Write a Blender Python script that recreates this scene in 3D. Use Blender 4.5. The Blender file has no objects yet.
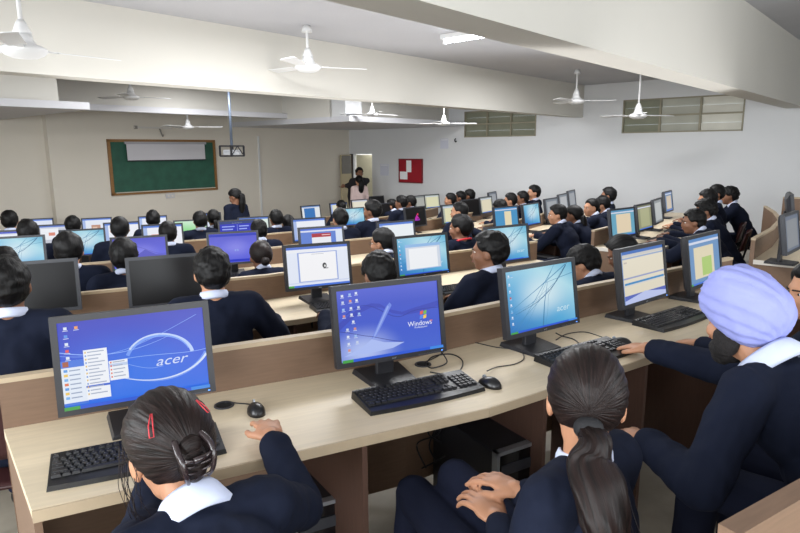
import bpy, bmesh, math, random
from mathutils import Vector, Matrix, noise, Euler
random.seed(7)
R_ = math.radians
COL = bpy.context.scene.collection
TMP = bpy.data.scenes.new('tmp')
def tmp_dg():
    with bpy.context.temp_override(scene=TMP, view_layer=TMP.view_layers[0]): return bpy.context.evaluated_depsgraph_get()
SC = bpy.context.scene

# ------------------------------------------------------------------ camera frame helpers
FPX = 608.0; PITCH = R_(10.92); ROLL = R_(.34); CH = 1.6
cp, sp = math.cos(PITCH), math.sin(PITCH)
AZ = R_(41.4); sa, ca = math.sin(AZ), math.cos(AZ)
def ray(x, y):
    u = (x - 400) / FPX; v = (y - 266.5) / FPX
    c, s = math.cos(ROLL), math.sin(ROLL); u, v = c*u - s*v, s*u + c*v
    return Vector((u, cp - v*sp, -sp - v*cp))
def atz(x, y, z):
    r = ray(x, y); s = (z - CH) / r.z; return Vector((r.x*s, r.y*s, z))
def aty(x, y, Y):
    r = ray(x, y); s = Y / r.y; return Vector((r.x*s, Y, CH + r.z*s))
def RM(a, b, z=0.0):                      # room axes: a towards the window wall, b towards the board wall
    return Vector((a*sa - b*ca, a*ca + b*sa, z))
ROOMROT = math.atan2(ca, sa)
TIER = .115
def floor_z(k): return -TIER*k

# ------------------------------------------------------------------ materials
MATS = {}
def mat(name, color, rough=.6, metal=0., spec=.5, noise_amt=0., noise_scale=8., bump=0., bump_scale=60., stretch=None, emit=0., color2=None, trans=0.):
    if name in MATS: return MATS[name]
    m = bpy.data.materials.new(name); m.use_nodes = True
    nt = m.node_tree; b = nt.nodes['Principled BSDF']
    b.inputs['Roughness'].default_value = rough; b.inputs['Metallic'].default_value = metal
    b.inputs['Specular IOR Level'].default_value = spec
    c = (*color, 1)
    b.inputs['Base Color'].default_value = c
    tc = None
    def coords(st):
        t = nt.nodes.new('ShaderNodeTexCoord'); mp = nt.nodes.new('ShaderNodeMapping')
        nt.links.new(t.outputs['Object'], mp.inputs['Vector'])
        if st: mp.inputs['Scale'].default_value = st
        return mp.outputs['Vector']
    if noise_amt > 0:
        v = coords(stretch)
        n = nt.nodes.new('ShaderNodeTexNoise'); n.inputs['Scale'].default_value = noise_scale; n.inputs['Detail'].default_value = 6
        nt.links.new(v, n.inputs['Vector'])
        r = nt.nodes.new('ShaderNodeValToRGB')
        r.color_ramp.elements[0].position = .3; r.color_ramp.elements[1].position = .7
        c2 = color2 if color2 else tuple(x*(1-noise_amt) for x in color)
        r.color_ramp.elements[0].color = (*c2, 1); r.color_ramp.elements[1].color = c
        nt.links.new(n.outputs['Fac'], r.inputs['Fac']); nt.links.new(r.outputs['Color'], b.inputs['Base Color'])
    if bump > 0:
        v = coords(stretch)
        n = nt.nodes.new('ShaderNodeTexNoise'); n.inputs['Scale'].default_value = bump_scale; n.inputs['Detail'].default_value = 4
        nt.links.new(v, n.inputs['Vector'])
        bp = nt.nodes.new('ShaderNodeBump'); bp.inputs['Strength'].default_value = bump; bp.inputs['Distance'].default_value = .01
        nt.links.new(n.outputs['Fac'], bp.inputs['Height']); nt.links.new(bp.outputs['Normal'], b.inputs['Normal'])
    if emit > 0:
        b.inputs['Emission Color'].default_value = c; b.inputs['Emission Strength'].default_value = emit
    MATS[name] = m
    return m

def s2l(r, g, b):
    f = lambda c: (c/255/12.92) if c/255 <= .04045 else ((c/255+.055)/1.055)**2.4
    return (f(r), f(g), f(b))

EM = .9; ROLLSIGN = -1; LK = 1.12
def emat(rgb):
    key = 'screen_%d_%d_%d' % rgb
    if key in MATS: return MATS[key]
    m = bpy.data.materials.new(key); m.use_nodes = True
    nt = m.node_tree; b = nt.nodes['Principled BSDF']
    c = s2l(*rgb)
    b.inputs['Base Color'].default_value = (.01, .01, .01, 1); b.inputs['Roughness'].default_value = .35
    b.inputs['Specular IOR Level'].default_value = .25
    b.inputs['Emission Color'].default_value = (*c, 1); b.inputs['Emission Strength'].default_value = EM
    MATS[key] = m
    return m
def egrad(name, stops, direction='v', blob=None):
    """emissive wallpaper: colour ramp over the UV, with an optional soft bright blob"""
    if name in MATS: return MATS[name]
    m = bpy.data.materials.new(name); m.use_nodes = True
    nt = m.node_tree; b = nt.nodes['Principled BSDF']
    b.inputs['Base Color'].default_value = (.01, .01, .01, 1); b.inputs['Roughness'].default_value = .35
    b.inputs['Specular IOR Level'].default_value = .25
    uv = nt.nodes.new('ShaderNodeUVMap'); uv.uv_map = 'UVMap'
    sx = nt.nodes.new('ShaderNodeSeparateXYZ'); nt.links.new(uv.outputs['UV'], sx.inputs[0])
    rp = nt.nodes.new('ShaderNodeValToRGB')
    while len(rp.color_ramp.elements) < len(stops): rp.color_ramp.elements.new(.5)
    for e, (p, c) in zip(rp.color_ramp.elements, stops): e.position = p; e.color = (*s2l(*c), 1)
    if direction == 'v': src = sx.outputs['Y']
    elif direction == 'u': src = sx.outputs['X']
    else:
        ad = nt.nodes.new('ShaderNodeMath'); ad.operation = 'ADD'
        m1 = nt.nodes.new('ShaderNodeMath'); m1.operation = 'MULTIPLY'; m1.inputs[1].default_value = direction[0]
        m2 = nt.nodes.new('ShaderNodeMath'); m2.operation = 'MULTIPLY'; m2.inputs[1].default_value = direction[1]
        nt.links.new(sx.outputs['X'], m1.inputs[0]); nt.links.new(sx.outputs['Y'], m2.inputs[0])
        nt.links.new(m1.outputs[0], ad.inputs[0]); nt.links.new(m2.outputs[0], ad.inputs[1]); src = ad.outputs[0]
    nt.links.new(src, rp.inputs['Fac']); out = rp.outputs['Color']
    if blob:
        cx, cy, rad, bc, st = blob
        mp = nt.nodes.new('ShaderNodeVectorMath'); mp.operation = 'DISTANCE'; mp.inputs[1].default_value = (cx, cy, 0)
        nt.links.new(uv.outputs['UV'], mp.inputs[0])
        mr = nt.nodes.new('ShaderNodeMapRange'); mr.interpolation_type = 'SMOOTHSTEP'
        mr.inputs['From Min'].default_value = 0; mr.inputs['From Max'].default_value = rad
        mr.inputs['To Min'].default_value = st; mr.inputs['To Max'].default_value = 0
        nt.links.new(mp.outputs['Value'], mr.inputs['Value'])
        mx = nt.nodes.new('ShaderNodeMixRGB'); mx.inputs['Color2'].default_value = (*s2l(*bc), 1)
        nt.links.new(mr.outputs[0], mx.inputs['Fac']); nt.links.new(out, mx.inputs['Color1']); out = mx.outputs['Color']
    nt.links.new(out, b.inputs['Emission Color']); b.inputs['Emission Strength'].default_value = EM
    MATS[name] = m
    return m

# ------------------------------------------------------------------ mesh builder
class MB:
    def __init__(s): s.v = []; s.f = []; s.m = []; s.uv = {}; s.mats = []
    def mi(s, m):
        if m is None: return 0
        if m not in s.mats: s.mats.append(m)
        return s.mats.index(m)
    def add(s, vs, fs, m=None, M=None, uv=None):
        o = len(s.v); i = s.mi(m)
        for p in vs:
            p = Vector(p); s.v.append(tuple(M @ p if M is not None else p))
        for k, f in enumerate(fs):
            if uv: s.uv[len(s.f)] = uv[k]
            s.f.append([o + j for j in f]); s.m.append(i)
    def box(s, x0, x1, y0, y1, z0, z1, m=None, M=None):
        s.add([(x0,y0,z0),(x1,y0,z0),(x1,y1,z0),(x0,y1,z0),(x0,y0,z1),(x1,y0,z1),(x1,y1,z1),(x0,y1,z1)],
              [(0,3,2,1),(4,5,6,7),(0,1,5,4),(1,2,6,5),(2,3,7,6),(3,0,4,7)], m, M)
    def rbox(s, x0, x1, y0, y1, z0, z1, r=.004, m=None, M=None):
        """box with chamfered vertical and top edges"""
        def ring(i, z): return [(x0+i,y0+i+r,z),(x0+i+r,y0+i,z),(x1-i-r,y0+i,z),(x1-i,y0+i+r,z),(x1-i,y1-i-r,z),(x1-i-r,y1-i,z),(x0+i+r,y1-i,z),(x0+i,y1-i-r,z)]
        v = ring(0, z0) + ring(0, z1-r) + ring(r*.7, z1)
        f = [tuple(range(7,-1,-1)), tuple(range(16,24))]
        for k in (0, 8):
            for j in range(8): f.append((k+j, k+(j+1)%8, k+8+(j+1)%8, k+8+j))
        s.add(v, f, m, M)
    def prism(s, poly, z0, z1, m=None, M=None):
        n = len(poly)
        ar = sum(poly[i][0]*poly[(i+1)%n][1]-poly[(i+1)%n][0]*poly[i][1] for i in range(n))
        if ar < 0: poly = poly[::-1]
        v = [(p[0],p[1],z0) for p in poly] + [(p[0],p[1],z1) for p in poly]
        f = [tuple(range(n-1,-1,-1)), tuple(range(n,2*n))] + [(i,(i+1)%n,n+(i+1)%n,n+i) for i in range(n)]
        s.add(v, f, m, M)
    def lathe(s, prof, m=None, M=None, n=24):
        v = []; f = []
        for r, z in prof:
            for i in range(n):
                a = 2*math.pi*i/n; v.append((r*math.cos(a), r*math.sin(a), z))
        for k in range(len(prof)-1):
            for i in range(n): f.append((k*n+i, k*n+(i+1)%n, (k+1)*n+(i+1)%n, (k+1)*n+i))
        f.append(tuple(range(n-1,-1,-1))); f.append(tuple((len(prof)-1)*n+i for i in range(n)))
        s.add(v, f, m, M)
    def tube(s, pts, r, m=None, M=None, n=8, r1=None):
        pts = [Vector(p) for p in pts]; v = []; f = []; up = Vector((0,0,1)); k = len(pts)
        for i, p in enumerate(pts):
            t = (pts[min(i+1,k-1)] - pts[max(i-1,0)]).normalized()
            a = t.cross(up);
            if a.length < 1e-3: a = t.cross(Vector((1,0,0)))
            a.normalize(); b = t.cross(a); rr = r if r1 is None else r + (r1-r)*i/(k-1)
            for j in range(n):
                q = 2*math.pi*j/n; v.append(p + a*rr*math.cos(q) + b*rr*math.sin(q))
        for i in range(k-1):
            for j in range(n): f.append((i*n+j, (i+1)*n+j, (i+1)*n+(j+1)%n, i*n+(j+1)%n))
        f.append(tuple(range(n))); f.append(tuple((k-1)*n+j for j in range(n-1,-1,-1)))
        s.add(v, f, m, M)
    def ball(s, c, rad, m=None, M=None, sub=2, rot=None):
        vs, fs = ICO[sub]; c = Vector(c)
        if not hasattr(rad, '__len__'): rad = (rad,)*3
        out = []
        for p in vs:
            q = Vector((p[0]*rad[0], p[1]*rad[1], p[2]*rad[2]))
            if rot is not None: q = rot @ q
            out.append(c + q)
        s.add(out, fs, m, M)
    def cap(s, p0, p1, r0, r1, m=None, M=None, sub=2, n=14, flat=None):
        """tapered capsule"""
        p0, p1 = Vector(p0), Vector(p1)
        s.ball(p0, r0, m, M, sub); s.ball(p1, r1, m, M, sub)
        s.tube([p0, p1], r0, m, M, n, r1)
    def build(s, name, m=None, parent=None, smooth=False, loc=None, rot=None):
        me = bpy.data.meshes.new(name); me.from_pydata([tuple(v) for v in s.v], [], s.f)
        if s.mats:
            for q in s.mats: me.materials.append(q)
            me.polygons.foreach_set('material_index', s.m)
        elif m: me.materials.append(m)
        if s.uv:
            l = me.uv_layers.new(name='UVMap')
            for fi, u in s.uv.items():
                for li, c in zip(me.polygons[fi].loop_indices, u): l.data[li].uv = c
        if smooth: me.polygons.foreach_set('use_smooth', [True]*len(me.polygons))
        me.update()
        return link(name, me, parent, loc, rot)
def link(name, me, parent=None, loc=None, rot=None):
    o = bpy.data.objects.new(name, me); COL.objects.link(o)
    if loc is not None: o.location = loc
    if rot is not None: o.rotation_euler = rot
    if parent: o.parent = parent
    return o
def _ico(sub):
    bm = bmesh.new(); bmesh.ops.create_icosphere(bm, subdivisions=sub, radius=1)
    bm.verts.ensure_lookup_table(); v = [tuple(x.co) for x in bm.verts]; f = [tuple(q.index for q in p.verts) for p in bm.faces]
    bm.free(); return v, f
ICO = {k: _ico(k) for k in (1, 2, 3, 4, 5)}

def tag(o, label, cat, group=None):
    o['label'] = label; o['category'] = cat
    if group: o['group'] = group
    return o
def struct(o): o['kind'] = 'structure'; return o
def thing(name, label, cat, loc=(0,0,0), rz=0, group=None, scale=None):
    o = bpy.data.objects.new(name, None); COL.objects.link(o); o.location = loc; o.rotation_euler = (0,0,rz)
    o.empty_display_size = .1
    if scale: o.scale = (scale,)*3
    return tag(o, label, cat, group)
def copy_tree(root):
    r = root.copy(); COL.objects.link(r)
    for ch in list(root.children):
        c = ch.copy(); COL.objects.link(c); c.parent = r
        for g in list(ch.children):
            d = g.copy(); COL.objects.link(d); d.parent = c
    return r

def text_mesh(txt, size, shear=0., extrude=.0006):
    cu = bpy.data.curves.new('t', 'FONT'); cu.body = txt; cu.size = size; cu.shear = shear; cu.extrude = extrude
    cu.align_x = 'CENTER'; cu.align_y = 'CENTER'; cu.resolution_u = 3
    o = bpy.data.objects.new('t', cu); TMP.collection.objects.link(o)
    dg = tmp_dg(); me = o.evaluated_get(dg).to_mesh()
    v = [tuple(x.co) for x in me.vertices]; f = [tuple(p.vertices) for p in me.polygons]
    o.evaluated_get(dg).to_mesh_clear(); bpy.data.objects.remove(o); bpy.data.curves.remove(cu)
    return v, f

def fuse(mb, name, m, parent, voxel, smooth=6, fac=.5, displace=None):
    """union of overlapping solids as ONE continuous skin"""
    me = bpy.data.meshes.new('tmp'); me.from_pydata([tuple(v) for v in mb.v], [], mb.f); me.update()
    o = bpy.data.objects.new('tmp', me); TMP.collection.objects.link(o)
    r = o.modifiers.new('r', 'REMESH'); r.mode = 'VOXEL'; r.voxel_size = voxel; r.use_smooth_shade = True
    if smooth:
        q = o.modifiers.new('s', 'SMOOTH'); q.factor = fac; q.iterations = smooth
    dg = tmp_dg(); ev = o.evaluated_get(dg)
    nm = bpy.data.meshes.new_from_object(ev, depsgraph=dg); nm.name = name
    bpy.data.objects.remove(o); bpy.data.meshes.remove(me)
    if displace:
        src = [(v.co.copy(), v.normal.copy()) for v in nm.vertices]; flat = []
        for c_, n_ in src: flat += list(displace(c_, n_))
        nm.vertices.foreach_set('co', flat); nm.update()
    nm.materials.clear(); nm.materials.append(m)
    nm.polygons.foreach_set('use_smooth', [True]*len(nm.polygons))
    return link(name, nm, parent)

# ------------------------------------------------------------------ palette
CREAM = mat('cream_wall_paint', s2l(216,209,196), .85, noise_amt=.04, noise_scale=.8, bump=.08, bump_scale=25)
WHITEW = mat('white_wall_paint', s2l(215,216,217), .85, noise_amt=.05, noise_scale=.6, bump=.08, bump_scale=25)
CEILM = mat('ceiling_whitewash', s2l(182,182,186), .9, noise_amt=.08, noise_scale=1.2, bump=.15, bump_scale=40)
BEAMM = mat('beam_cream_paint', s2l(206,203,195), .85, noise_amt=.04, noise_scale=1., bump=.06, bump_scale=25)
LEDGEM = mat('ledge_white_paint', s2l(202,202,206), .8, noise_amt=.04, noise_scale=2.)
FLOORM = mat('floor_terrazzo', s2l(152,144,130), .5, noise_amt=.12, noise_scale=14., bump=.03)
TOPM = mat('pale_maple_laminate', s2l(216,200,172), .42, noise_amt=.11, noise_scale=5., stretch=(1.2,14,14), spec=.4)
EDGEM = mat('pale_edge_band', s2l(178,160,134), .5, noise_amt=.08, noise_scale=20)
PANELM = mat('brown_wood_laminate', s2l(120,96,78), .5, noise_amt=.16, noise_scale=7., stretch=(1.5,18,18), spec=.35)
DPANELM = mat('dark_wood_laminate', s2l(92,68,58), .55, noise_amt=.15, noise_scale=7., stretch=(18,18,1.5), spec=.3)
WEDGE = mat('white_edge_band', s2l(214,208,198), .5)
BLACKP = mat('black_plastic', s2l(38,38,42), .42, spec=.4, bump=.03, bump_scale=300)
DGREYP = mat('dark_grey_plastic', s2l(52,54,60), .4, spec=.45)
KEYM = mat('black_keycap', s2l(26,26,29), .38, spec=.5)
KEYB = mat('keyboard_case', s2l(20,20,22), .33, spec=.5)
SILVER = mat('silver_trim', s2l(170,175,182), .3, metal=.7)
GLOSSB = mat('gloss_black', s2l(14,14,18), .12, spec=.6)
NAVY = mat('navy_blazer_cloth', s2l(27,32,48), .9, spec=.1, noise_amt=.2, noise_scale=9, bump=.35, bump_scale=11)
NAVY2 = mat('navy_trouser_cloth', s2l(28,32,49), .9, spec=.1, noise_amt=.2, noise_scale=9, bump=.3, bump_scale=9)
SHIRT = mat('pale_blue_shirt', s2l(200,208,232), .75, noise_amt=.05, noise_scale=30)
SKIN = mat('brown_skin', s2l(184,134,104), .5, spec=.35, noise_amt=.08, noise_scale=12)
SKIND = mat('dark_brown_skin', s2l(132,92,70), .5, spec=.35, noise_amt=.08, noise_scale=12)
def hairmat(name, c1, c2, rough=.38):
    m = mat(name, c1, rough, spec=.22); nt = m.node_tree; b = nt.nodes['Principled BSDF']
    uv = nt.nodes.new('ShaderNodeUVMap'); uv.uv_map = 'UVMap'; mp = nt.nodes.new('ShaderNodeMapping'); mp.inputs['Scale'].default_value = (70, 2.2, 1)
    n = nt.nodes.new('ShaderNodeTexNoise'); n.inputs['Scale'].default_value = 1.; n.inputs['Detail'].default_value = 5; n.inputs['Distortion'].default_value = .25
    r = nt.nodes.new('ShaderNodeValToRGB'); r.color_ramp.elements[0].position = .32; r.color_ramp.elements[1].position = .68
    r.color_ramp.elements[0].color = (*c2, 1); r.color_ramp.elements[1].color = (*c1, 1)
    bp = nt.nodes.new('ShaderNodeBump'); bp.inputs['Strength'].default_value = .55; bp.inputs['Distance'].default_value = .006
    nt.links.new(uv.outputs[0], mp.inputs['Vector']); nt.links.new(mp.outputs[0], n.inputs['Vector']); nt.links.new(n.outputs['Fac'], r.inputs['Fac'])
    nt.links.new(r.outputs[0], b.inputs['Base Color']); nt.links.new(n.outputs['Fac'], bp.inputs['Height']); nt.links.new(bp.outputs[0], b.inputs['Normal'])
    return m
def uvwrap(mb, c, axis=2, k=1.):
    """strand coordinates: angle around an axis through c, and distance along it"""
    ia, ib = [i for i in range(3) if i != axis]
    for fi, f in enumerate(mb.f):
        us = []
        for j in f:
            p = mb.v[j]; us.append([math.atan2(p[ia]-c[ia], p[ib]-c[ib])/(2*math.pi), (p[axis]-c[axis])*8*k])
        m_ = max(q[0] for q in us)
        for q in us:
            if m_ - q[0] > .5: q[0] += 1
        mb.uv[fi] = [tuple(q) for q in us]
    return mb
HAIR = hairmat('black_hair', s2l(17,15,15), s2l(6,6,7), .5)
HAIRB = hairmat('dark_brown_hair', s2l(38,27,25), s2l(13,10,10), .42)
LENS = mat('eye_white', s2l(220,215,208), .3); PUPIL = mat('eye_dark', s2l(20,14,12), .2)
LIPM = mat('lip', s2l(140,80,72), .5)
TURBM = mat('lavender_turban_cotton', s2l(150,156,216), .85, spec=.15, noise_amt=.05, noise_scale=6, bump=.12, bump_scale=90)
CHAIRM = mat('black_metal_tube', s2l(22,22,24), .4, metal=.3)
CHAIRS = mat('maroon_moulded_seat', s2l(58,30,30), .4, spec=.45)
SHOEM = mat('black_leather', s2l(16,15,16), .35)
FANM = mat('white_fan_enamel', s2l(214,214,214), .35, spec=.5)

# ------------------------------------------------------------------ the room
def rbx(name, a0, a1, b0, b1, z0, z1, m, st=True, parent=None):
    mb = MB(); mb.box(a0, a1, b0, b1, z0, z1)
    o = mb.build(name, m, parent, rot=(0,0,ROOMROT))
    if st: struct(o)
    return o
A0, A1, B0, B1 = -2.6, 11.0, -3.0, 11.4
ZB = -1.0
ZC, ZC2 = 2.74, 2.98
# local x axis = a ; local y axis = b (rotation ROOMROT takes x to a-hat, y to b-hat)
def wall_with_holes(name, fixed, lo, hi, z0, z1, holes, m, axis, thick):
    """axis 'a': wall at a = fixed, spanning b lo..hi ; holes = (lo, hi, z0, z1)"""
    mb = MB(); xs = sorted({lo, hi} | {h[0] for h in holes} | {h[1] for h in holes})
    for i in range(len(xs)-1):
        c = (xs[i]+xs[i+1])/2; cur = z0
        for h in sorted([h for h in holes if h[0] <= c <= h[1]], key=lambda h: h[2]):
            if h[2] > cur: _seg(mb, fixed, xs[i], xs[i+1], cur, h[2], axis, thick)
            cur = h[3]
        if cur < z1: _seg(mb, fixed, xs[i], xs[i+1], cur, z1, axis, thick)
    return struct(mb.build(name, m, rot=(0,0,ROOMROT)))
def _seg(mb, fixed, lo, hi, z0, z1, axis, t):
    f0, f1 = (fixed, fixed+t) if t > 0 else (fixed+t, fixed)
    if axis == 'a': mb.box(f0, f1, lo, hi, z0, z1)
    else: mb.box(lo, hi, f0, f1, z0, z1)

WB = (2.44, 4.38, 1.855, 2.43); WA = (6.1, 7.82, 1.84, 2.38)
DOORH = (10.6, 11.3, ZB, 1.49)
wall_with_holes('wall_right', A1, B0, B1+.2, ZB, 3.1, [WB, WA, DOORH], WHITEW, 'a', .2)
# board wall: the part left of the pilaster line is set back a little
mb = MB(); mb.box(3.95, A1+.2, B1, B1+.35, ZB, 3.1); mb.box(A0, 3.95, B1+.16, B1+.35, ZB, 3.1)
struct(mb.build('wall_back', CREAM, rot=(0,0,ROOMROT)))
LW = [(-1.8, .6, .9, 2.5), (1.6, 4.0, .9, 2.5), (5.0, 7.4, .9, 2.5)]
wall_with_holes('wall_left', A0, B0, B1+.2, ZB, 3.1, LW, CREAM, 'a', -.2)
wall_with_holes('wall_front', B0, A0-.2, A1+.2, ZB, 3.1, [(-1.8, .8, .9, 2.5), (2.0, 4.6, .9, 2.5), (5.8, 8.4, .9, 2.5)], CREAM, 'b', -.2)
rbx('ceiling', A0, A1, 1.7, B1+.2, ZC, ZC+.15, CEILM)
rbx('ceiling', A0, A1, B0, 1.72, ZC2, ZC2+.15, CEILM)
# beams and ledges
rbx('trim_1', A0, A1, 1.61, 1.88, 2.17, ZC2+.02, BEAMM)
rbx('trim_2', A0, A1, 5.13, 5.36, 2.165, ZC+.02, BEAMM)
rbx('trim_3', 2.9, 8.0, 9.66, 9.9, 2.2, ZC+.02, BEAMM)
rbx('trim_4', 2.9, 8.0, 9.5, 9.66, 2.19, 2.28, LEDGEM)
rbx('trim_5', A0, 3.21, 7.8, B1+.17, 2.09, 2.175, LEDGEM)
rbx('trim_6', A0, 2.93, 7.97, 8.2, 2.17, ZC+.02, BEAMM)
rbx('trim_7', 7.54, A1, 7.8, B1+.02, 2.08, 2.175, LEDGEM)
rbx('trim_8', 7.55, 7.95, 7.9, 8.3, 2.17, ZC+.02, WHITEW)
rbx('trim_9', 7.55, A1, 8.25, B1, 2.17, ZC+.02, BEAMM)
rbx('trim_10', 8.2, 8.23, B1-.035, B1, -.7, 1.9, WHITEW)   # vertical strip on the board wall
# skirting along the window wall
rbx('baseboard_right', A1-.012, A1, B0, 10.55, -.45, -.1, mat('grey_skirting', s2l(150,146,138), .6))

# window frames + louvred frosted panes
FRAMEW = mat('window_frame_paint', s2l(142,136,116), .6)
def frosted(name, c):
    m = mat(name, c, .35, spec=.5, noise_amt=.12, noise_scale=3.)
    return m
PANEW = [frosted('frosted_pane_dark', s2l(134,136,118)), frosted('frosted_pane_mid', s2l(176,176,164)), frosted('frosted_pane_bright', s2l(214,212,200))]
for n, (lo, hi, z0, z1, cols, tone) in enumerate([(WB[0], WB[1], WB[2], WB[3], 3, (2,1,0)), (WA[0], WA[1], WA[2], WA[3], 3, (0,0,0))]):
    fr = MB(); t = .022
    fr.box(A1-.015, A1+.06, lo, lo+t, z0, z1); fr.box(A1-.015, A1+.06, hi-t, hi, z0, z1)
    fr.box(A1-.015, A1+.06, lo, hi, z0, z0+t); fr.box(A1-.015, A1+.06, lo, hi, z1-t, z1)
    zm = (z0+z1)/2; fr.box(A1-.01, A1+.06, lo, hi, zm-.014, zm+.014)
    for c in range(1, cols): x = lo+(hi-lo)*c/cols; fr.box(A1-.012, A1+.06, x-.016, x+.016, z0, z1)
    o = struct(fr.build('window_%d' % (n+1), FRAMEW, rot=(0,0,ROOMROT)))
    for c in range(cols):
        for r in range(2):
            pb = MB(); x0 = lo+(hi-lo)*c/cols+.012; x1 = lo+(hi-lo)*(c+1)/cols-.012; zz0 = z0 + r*(z1-z0)/2+.01; zz1 = zz0+(z1-z0)/2-.02
            for l in range(2):     # two louvre slats per light, each slightly tilted
                q0 = zz0+(zz1-zz0)*l/2; q1 = zz0+(zz1-zz0)*(l+1)/2-.004
                pb.add([(A1+.045,x0,q0),(A1+.045,x1,q0),(A1+.015,x1,q1),(A1+.015,x0,q1),(A1+.05,x0,q0),(A1+.05,x1,q0),(A1+.02,x1,q1),(A1+.02,x0,q1)],
                       [(0,1,2,3),(7,6,5,4),(0,4,5,1),(1,5,6,2),(2,6,7,3),(3,7,4,0)])
            pb.build('louvre_pane', PANEW[tone[c]], o)
# big windows behind / left of the viewpoint (the daylight comes from there)
GLASSM = mat('daylight_glass', s2l(235,240,245), .1)
for n, h in enumerate(LW):
    fr = MB(); lo, hi, z0, z1 = h
    for x in (lo, (lo+hi)/2-.03, hi-.06): fr.box(A0-.14, A0-.08, x, x+.06, z0, z1)
    for z in (z0, z1-.06): fr.box(A0-.14, A0-.08, lo, hi, z, z+.06)
    struct(fr.build('window_%d' % (n+3), FRAMEW, rot=(0,0,ROOMROT)))

# doorway: corridor beyond, two leaves
rbx('wall_corridor', A1+1.4, A1+1.5, 9.5, 12.6, ZB, 2.6, mat('corridor_white', s2l(232,230,222), .8, emit=.0))
rbx('floor', A1, A1+1.5, 9.5, 12.6, ZB, -.69, FLOORM)
rbx('ceiling', A1+.2, A1+1.5, 9.5, 12.6, 2.4, 2.5, CEILM)
DOORC = mat('door_cream_paint', s2l(186,172,140), .6, noise_amt=.12, noise_scale=4)
DOORG = mat('door_grey_panel', s2l(122,118,112), .5, noise_amt=.15, noise_scale=6)
mb = MB(); mb.box(10.62, 11.0-.02, B1-.09, B1-.05, -.68, 1.47)
d = struct(mb.build('door_1', DOORC, rot=(0,0,ROOMROT)))
mb = MB(); mb.box(10.64, 10.96, B1-.1, B1-.088, 1.0, 1.45); mb.build('upper_panel', DOORG, d)
mb = MB(); mb.box(10.98, 11.03, B1-.11, B1-.03, -.68, 1.49); mb.build('door_jamb', mat('dark_jamb', s2l(52,46,42), .6), d)
mb = MB(); c, s_ = math.cos(R_(-52)), math.sin(R_(-52))
def drot(x, y): return (A1+.1 + x*c - y*s_, 11.25 + x*s_ + y*c)
pts = [drot(0,0), drot(.62,0), drot(.62,.04), drot(0,.04)]
mb.prism(pts, -.68, 1.46); struct(mb.build('door_2', mat('door_pale_panel', s2l(200,192,162), .6, noise_amt=.1, noise_scale=5), rot=(0,0,ROOMROT)))

# ------------------------------------------------------------------ desk rows (polylines of the divider panels, left to right)
rad = lambda a: Vector((math.cos(R_(a)), math.sin(R_(a))))
BEND0 = Vector((0.02, 2.38)); OFF = Vector((-.885, 1.507))
MAINL = [1.40, 1.9, 2.6, 3.1, 3.6, 4.1]           # length of the left wing of each main row
MAINR = [2.52, 2.50, 2.35, 1.75, 1.6, 1.2]
ROWS = []
FIRSTOFF = {}
for k in range(6):
    b = BEND0 + OFF*k
    ROWS.append([b - rad(26)*MAINL[k], b, b + rad(34)*MAINR[k]])
WSTART = [(2.72,4.60),(1.93,5.98),(1.03,7.38),(-.02,8.62),(-1.10,9.75),(-2.05,11.05)]
WDIR = [(50,54,62,66),(49,54,59,63,64),(46,56,64,66,66),(42,52,62,66),(40,48,58,64),(42,48,58)]
WINGS = []
for k in range(6):
    p = Vector(WSTART[k]); l = [p]
    for a in WDIR[k]: p = p + rad(a)*.78; l.append(p)
    WINGS.append(l)
def offset_line(pl, d):
    out = []
    for i, p in enumerate(pl):
        t0 = (pl[i]-pl[i-1]).normalized() if i else None
        t1 = (pl[i+1]-pl[i]).normalized() if i < len(pl)-1 else None
        t0 = t0 or t1; t1 = t1 or t0
        n0 = Vector((t0.y, -t0.x)); n1 = Vector((t1.y, -t1.x)); n = (n0+n1).normalized()
        out.append(p + n*(d/max(.5, n.dot(n0))))
    return out
DEPTH = .545; DH = .75; PH = .165

# tiers of the floor: each tier steps down just behind a row
def slab(k, name='floor'):
    m_, w = ROWS[k], WINGS[k]
    line = offset_line([m_[0]-rad(26)*8] + m_ , -.10) + offset_line(w + [w[-1]+rad(66)*9], -.10)
    poly = [tuple(p) for p in line] + [(16, 8), (16, -6), (-9, -6)]
    if line[0].x < -9: poly[-1] = (line[0].x, -6)
    mb = MB(); z = floor_z(k); mb.prism(poly, z - TIER - (.02 if k else 0), z); return mb
# clip the tiers to the room by intersecting each polygon with the room rectangle
def clip(poly, ax, lim, keep_less):
    out = []; n = len(poly)
    f = lambda p: (p[ax]-lim)*(1 if keep_less else -1)
    for i in range(n):
        a, b = poly[i], poly[(i+1)%n]; fa, fb = f(a), f(b)
        if fa <= 0: out.append(a)
        if (fa < 0 < fb) or (fb < 0 < fa):
            t = fa/(fa-fb); out.append((a[0]+(b[0]-a[0])*t, a[1]+(b[1]-a[1])*t))
    return out
def to_room(p): return (p[0]*sa+p[1]*ca, -p[0]*ca+p[1]*sa)
for k in range(5):
    m_, w = ROWS[k], WINGS[k]
    line = offset_line([m_[0]-rad(26)*8] + m_, -.10) + offset_line(w + [w[-1]+rad(66)*9], -.10)
    poly = [to_room(p) for p in line] + [(30, -9), (-9, -9)]
    for ax, lim, kl in ((0, A1, True), (0, A0, False), (1, B1, True), (1, B0, False)): poly = clip(poly, ax, lim, kl)
    mb = MB(); z = floor_z(k); mb.prism(poly, z - TIER, z)
    struct(mb.build('floor', FLOORM, rot=(0,0,ROOMROT)))
rbx('floor', A0, A1, B0, B1+.16, ZB, floor_z(5), FLOORM)

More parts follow.
